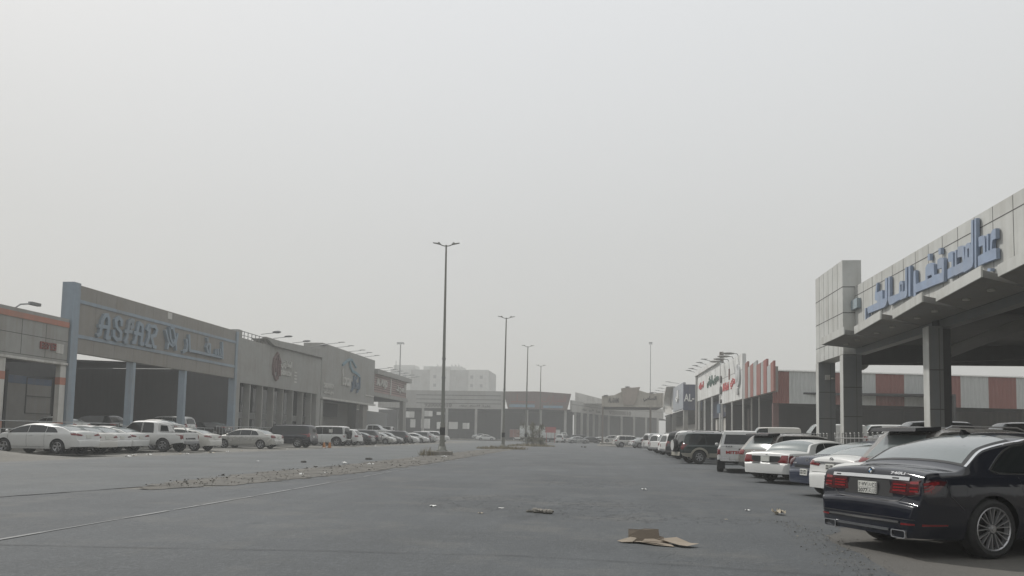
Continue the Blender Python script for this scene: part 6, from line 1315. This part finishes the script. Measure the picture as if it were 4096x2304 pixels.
tag(MB().box(-11.2, -8.9, 160.0, 160.1, 2.15, 3.35).box(-11.0, -10.9, 160.02, 160.08, 0, 2.15).box(-9.2, -9.1, 160.02, 160.08, 0, 2.15).build('banner', stain('banner_red', (.36, .07, .07))), 'red rectangular board in front of the white box truck at the far junction', 'sign')

# ------------------------------------------------------------------ small things on the ground
for k_, (x, y) in enumerate(((-22.75, 60.0), (-22.6, 60.9))):
    t = empty('traffic_cone', (x, y, .0), ('left' if k_ == 0 else 'right')+' one of two orange cones before the boxy black and white off roader', 'traffic cone', 'two orange cones')
    MB().box(-.19, .19, -.19, .19, 0, .04).build('base', TRIM, t); MB().tube((0, 0, .04), (0, 0, .52), .15, .07, 16).build('cone', mat('cone_orange', (.42, .17, .05), .6), t, 40); MB().tube((0, 0, .5), (0, 0, .74), .075, .04, 16).build('pale_tip', WHITEP, t, 40)
CARDM = stain('cardboard', (.26, .22, .175), .9, .2, (.2, .16, .12), 3); CARDD = stain('cardboard_shaded', (.20, .165, .13), .9, .2, (.2, .16, .12), 3)  # second is a darker copy, shade painted into the standing flap and strip
t = empty('cardboard_box', (.70, 10.1, .004), 'flattened brown cardboard box with one flap standing up, on the asphalt in the foreground', 'cardboard')
def sheet(pts, th=.006): a = [Vector(p) for p in pts]; nrm = (a[1]-a[0]).cross(a[2]-a[0]).normalized()*th; n = len(a); return MB().add([tuple(p) for p in a]+[tuple(p+nrm) for p in a], [tuple(range(n)), tuple(reversed(range(n, 2*n)))]+[(i, (i+1) % n, n+(i+1) % n, n+i) for i in range(n)])
sheet([(-.27, .08, .01), (.14, .02, .015), (.20, -.05, .02), (.19, .00, .09), (.135, .04, .10), (.125, .06, .185), (-.05, .10, .182), (-.12, .10, .168), (-.27, .14, .165), (-.27, .10, .09)]).build('standing_flap', CARDD, t)
sheet([(-.30, -.02, .01), (-.13, -.09, .03), (.07, -.24, .02), (.30, -.30, .012), (.24, -.02, .03), (.0, .10, .02), (-.28, .09, .015)]).build('flat_panel', CARDM, t)
sheet([(.06, .10, .05), (.18, .10, .02), (.36, .06, .09), (.52, -.14, .045), (.62, -.20, .05), (.46, -.32, .03), (.36, -.28, .035), (.12, .0, .07)]).build('lifted_flap', CARDM, t)
sheet([(-.42, .03, .012), (-.36, -.07, .012), (-.22, -.08, .02), (-.16, .0, .06), (-.24, .03, .07), (-.30, .05, .04)]).build('torn_corner', CARDM, t)
sheet([(-.10, -.12, .04), (.12, -.22, .05), (.17, -.17, .055), (.05, -.08, .07), (-.06, -.06, .06)]).build('torn_strip', CARDD, t)
PAPER = mat('paper_scrap', (.72, .72, .70), .8, 0, .1, 9); TANP = mat('tan_scrap', (.42, .37, .29), .85, 0, .2, 9)
def scrap(x, y, w_, l_, h_, rz, label, mt=PAPER):
    n = 6; vs = []; rr = random.Random(int(x*100+y*7))
    for j in range(n+1):
        for i in range(n+1):
            u, v = i/n-.5, j/n-.5; a = math.atan2(v, u); q = 1-.25*rr.random()*(abs(u)+abs(v) > .6)
            vs.append((u*w_*q, v*l_*q, .006+h_*(.5+.5*math.sin(u*7+rr.random())*math.cos(v*5))*rr.uniform(.6, 1)))
    o = MB().add(vs, [(j*(n+1)+i, j*(n+1)+i+1, (j+1)*(n+1)+i+1, (j+1)*(n+1)+i) for j in range(n) for i in range(n)]).build('paper_scrap', mt)
    o.location = (x, y, .004); o.rotation_euler.z = rz; tag(o, label, 'litter', 'scraps of litter on the asphalt'); return o
scrap(-3.13, 14.1, .13, .16, .03, .2, 'white crumpled scrap on the asphalt, leftmost of those ahead of the crazed patch'); scrap(-1.81, 14.15, .12, .08, .012, .1, 'flat white scrap right in the crazed patch of asphalt')
scrap(-2.04, 13.1, .10, .07, .02, .5, 'small tan scrap just in front of the flat white one', TANP); scrap(1.28, 20.4, .15, .14, .04, .3, 'white scrap farther up the road, right of centre')
scrap(2.97, 15.2, .12, .10, .03, 0, 'white scrap near the tail of the dark blue saloon'); scrap(3.42, 14.6, .24, .22, .13, .8, 'crumpled tan paper bag on the asphalt left of the dark limousine', TANP)
scrap(2.25, 13.4, .07, .05, .01, .8, 'tiny pale scrap left of the crumpled paper bag', TANP); scrap(-15.2, 32, .2, .1, .03, .2, 'white scrap on the left carriageway near the parked saloons')
for k_, (x, y, s_, lb) in enumerate(((-9.4, 37.5, .28, 'white bag lying left of the nearest lamp post'), (-9.0, 43.2, .34, 'white plastic bag right of the nearest lamp post block'), (-11.0, 31.5, .30, 'long white scrap at the left rim of the median'), (-9.6, 30.8, .30, 'pale tan bag in the middle of the median'), (-8.9, 23.6, .2, 'white scrap on the near right rim of the median'), (-9.2, 22.4, .25, 'pale lump at the near right rim of the median'))):
    scrap(x, y, s_, s_*.6, s_*.45, k_, lb)
# litter strewn along the left verge
left_row = [o for o in SC.objects if o.get('group') == GL]
for i_, o_ in enumerate(left_row):
    yc = o_.location.y
    for k_, (cl, mt_) in enumerate((('white', PAPER), ('tan', TANP))):
        o = scrap(-22.5+rnd.gauss(0, .45)-(0 if yc < 80 else .4), yc+rnd.uniform(-1, 1)+(.7 if k_ else -.7), rnd.uniform(.14, .38), rnd.uniform(.08, .25), rnd.uniform(.02, .09), rnd.uniform(0, 3), cl+' litter behind the '+' '.join(o_['label'].replace(',', '').split()[:11]), mt_); o['group'] = 'litter along the left verge'; o.location.z = .03
def lump(x, y, s_, label, mt):
    mb = MB(); 
    for _ in range(5): mb.sphere((rnd.gauss(0, s_*.5), rnd.gauss(0, s_*.3), s_*.25), s_*rnd.uniform(.3, .55), 7, 5, .7)
    mb.v = [(a+rnd.gauss(0, s_*.05), b+rnd.gauss(0, s_*.05), max(0, c_)) for a, b, c_ in mb.v]; o = mb.build('asphalt_lump', mt); o.location = (x, y, .004); tag(o, label, 'rubble')
lump(-.95, 13.5, .16, 'broken grey lump of asphalt in the crazed patch', CONC); lump(-1.2, 13.6, .07, 'small grey crumb of asphalt left of the broken lump', MATS['rubble'])
lump(-12.9, 31.8, .16, 'dark round lump at the left edge of the median', DCONC); lump(-11.6, 37.0, .2, 'dark flat lump in the median left of the white bag', DCONC); lump(-1.6, 98, .3, 'dark clod on the far asphalt right of the median', DCONC)
mb = MB()
for i in range(900):
    t_ = rnd.random(); y = 7.5+t_*6; x = float(np.interp(y, [7.5, 8.3, 10, 12.6, 13.5], [2.7, 2.85, 3.15, 3.3, 3.0]))+rnd.gauss(0, .22); s_ = rnd.uniform(.004, .016)*(1 if rnd.random() < .95 else 2)
    c_ = [Vector((x+rnd.uniform(-1, 1)*s_, y+rnd.uniform(-1, 1)*s_, .006+rnd.uniform(0, 1)*s_)) for _ in range(5)]; mb.add(c_, [(0, 1, 2), (0, 2, 3), (1, 2, 4), (0, 3, 4)])
tag(mb.build('loose_gravel', MATS['rubble']), 'loose gravel where the asphalt crumbles beside the dark limousine', 'gravel', kind='stuff')

# ------------------------------------------------------------------ the dusty air
hz = MB().box(-520, 520, -70, 920, -1.2, 33.5).build('haze', None); hz['kind'] = 'stuff'; hz['label'] = 'pale dust hanging in the air over the whole place'; hz['category'] = 'haze'
hm = bpy.data.materials.new('dusty_air'); hm.use_nodes = True; n = hm.node_tree; n.nodes.clear(); ho = n.nodes.new('ShaderNodeOutputMaterial'); pv = n.nodes.new('ShaderNodeVolumePrincipled')
pv.inputs['Color'].default_value = (.745, .754, .75, 1); pv.inputs['Density'].default_value = .0020; pv.inputs['Anisotropy'].default_value = .1
n.links.new(pv.outputs[0], ho.inputs['Volume']); hz.data.materials.append(hm)

# set every assembled thing's empty at its own base
bpy.context.view_layer.update()
for o in list(SC.objects):
    if o.type == 'EMPTY' and o.parent is None and o.location.length < 1e-6 and o.children:
        pts = []
        for ch in o.children: pts += [ch.matrix_world @ Vector(c_) for c_ in ch.bound_box]
        lo = Vector((min(p.x for p in pts), min(p.y for p in pts), min(p.z for p in pts))); hi = Vector((max(p.x for p in pts), max(p.y for p in pts), 0))
        base = Vector(((lo.x+hi.x)/2, (lo.y+hi.y)/2, lo.z)); o.location = base
        for ch in o.children: ch.location = ch.location-base
for me in [m_ for m_ in bpy.data.meshes if m_.users == 0]: bpy.data.meshes.remove(me)
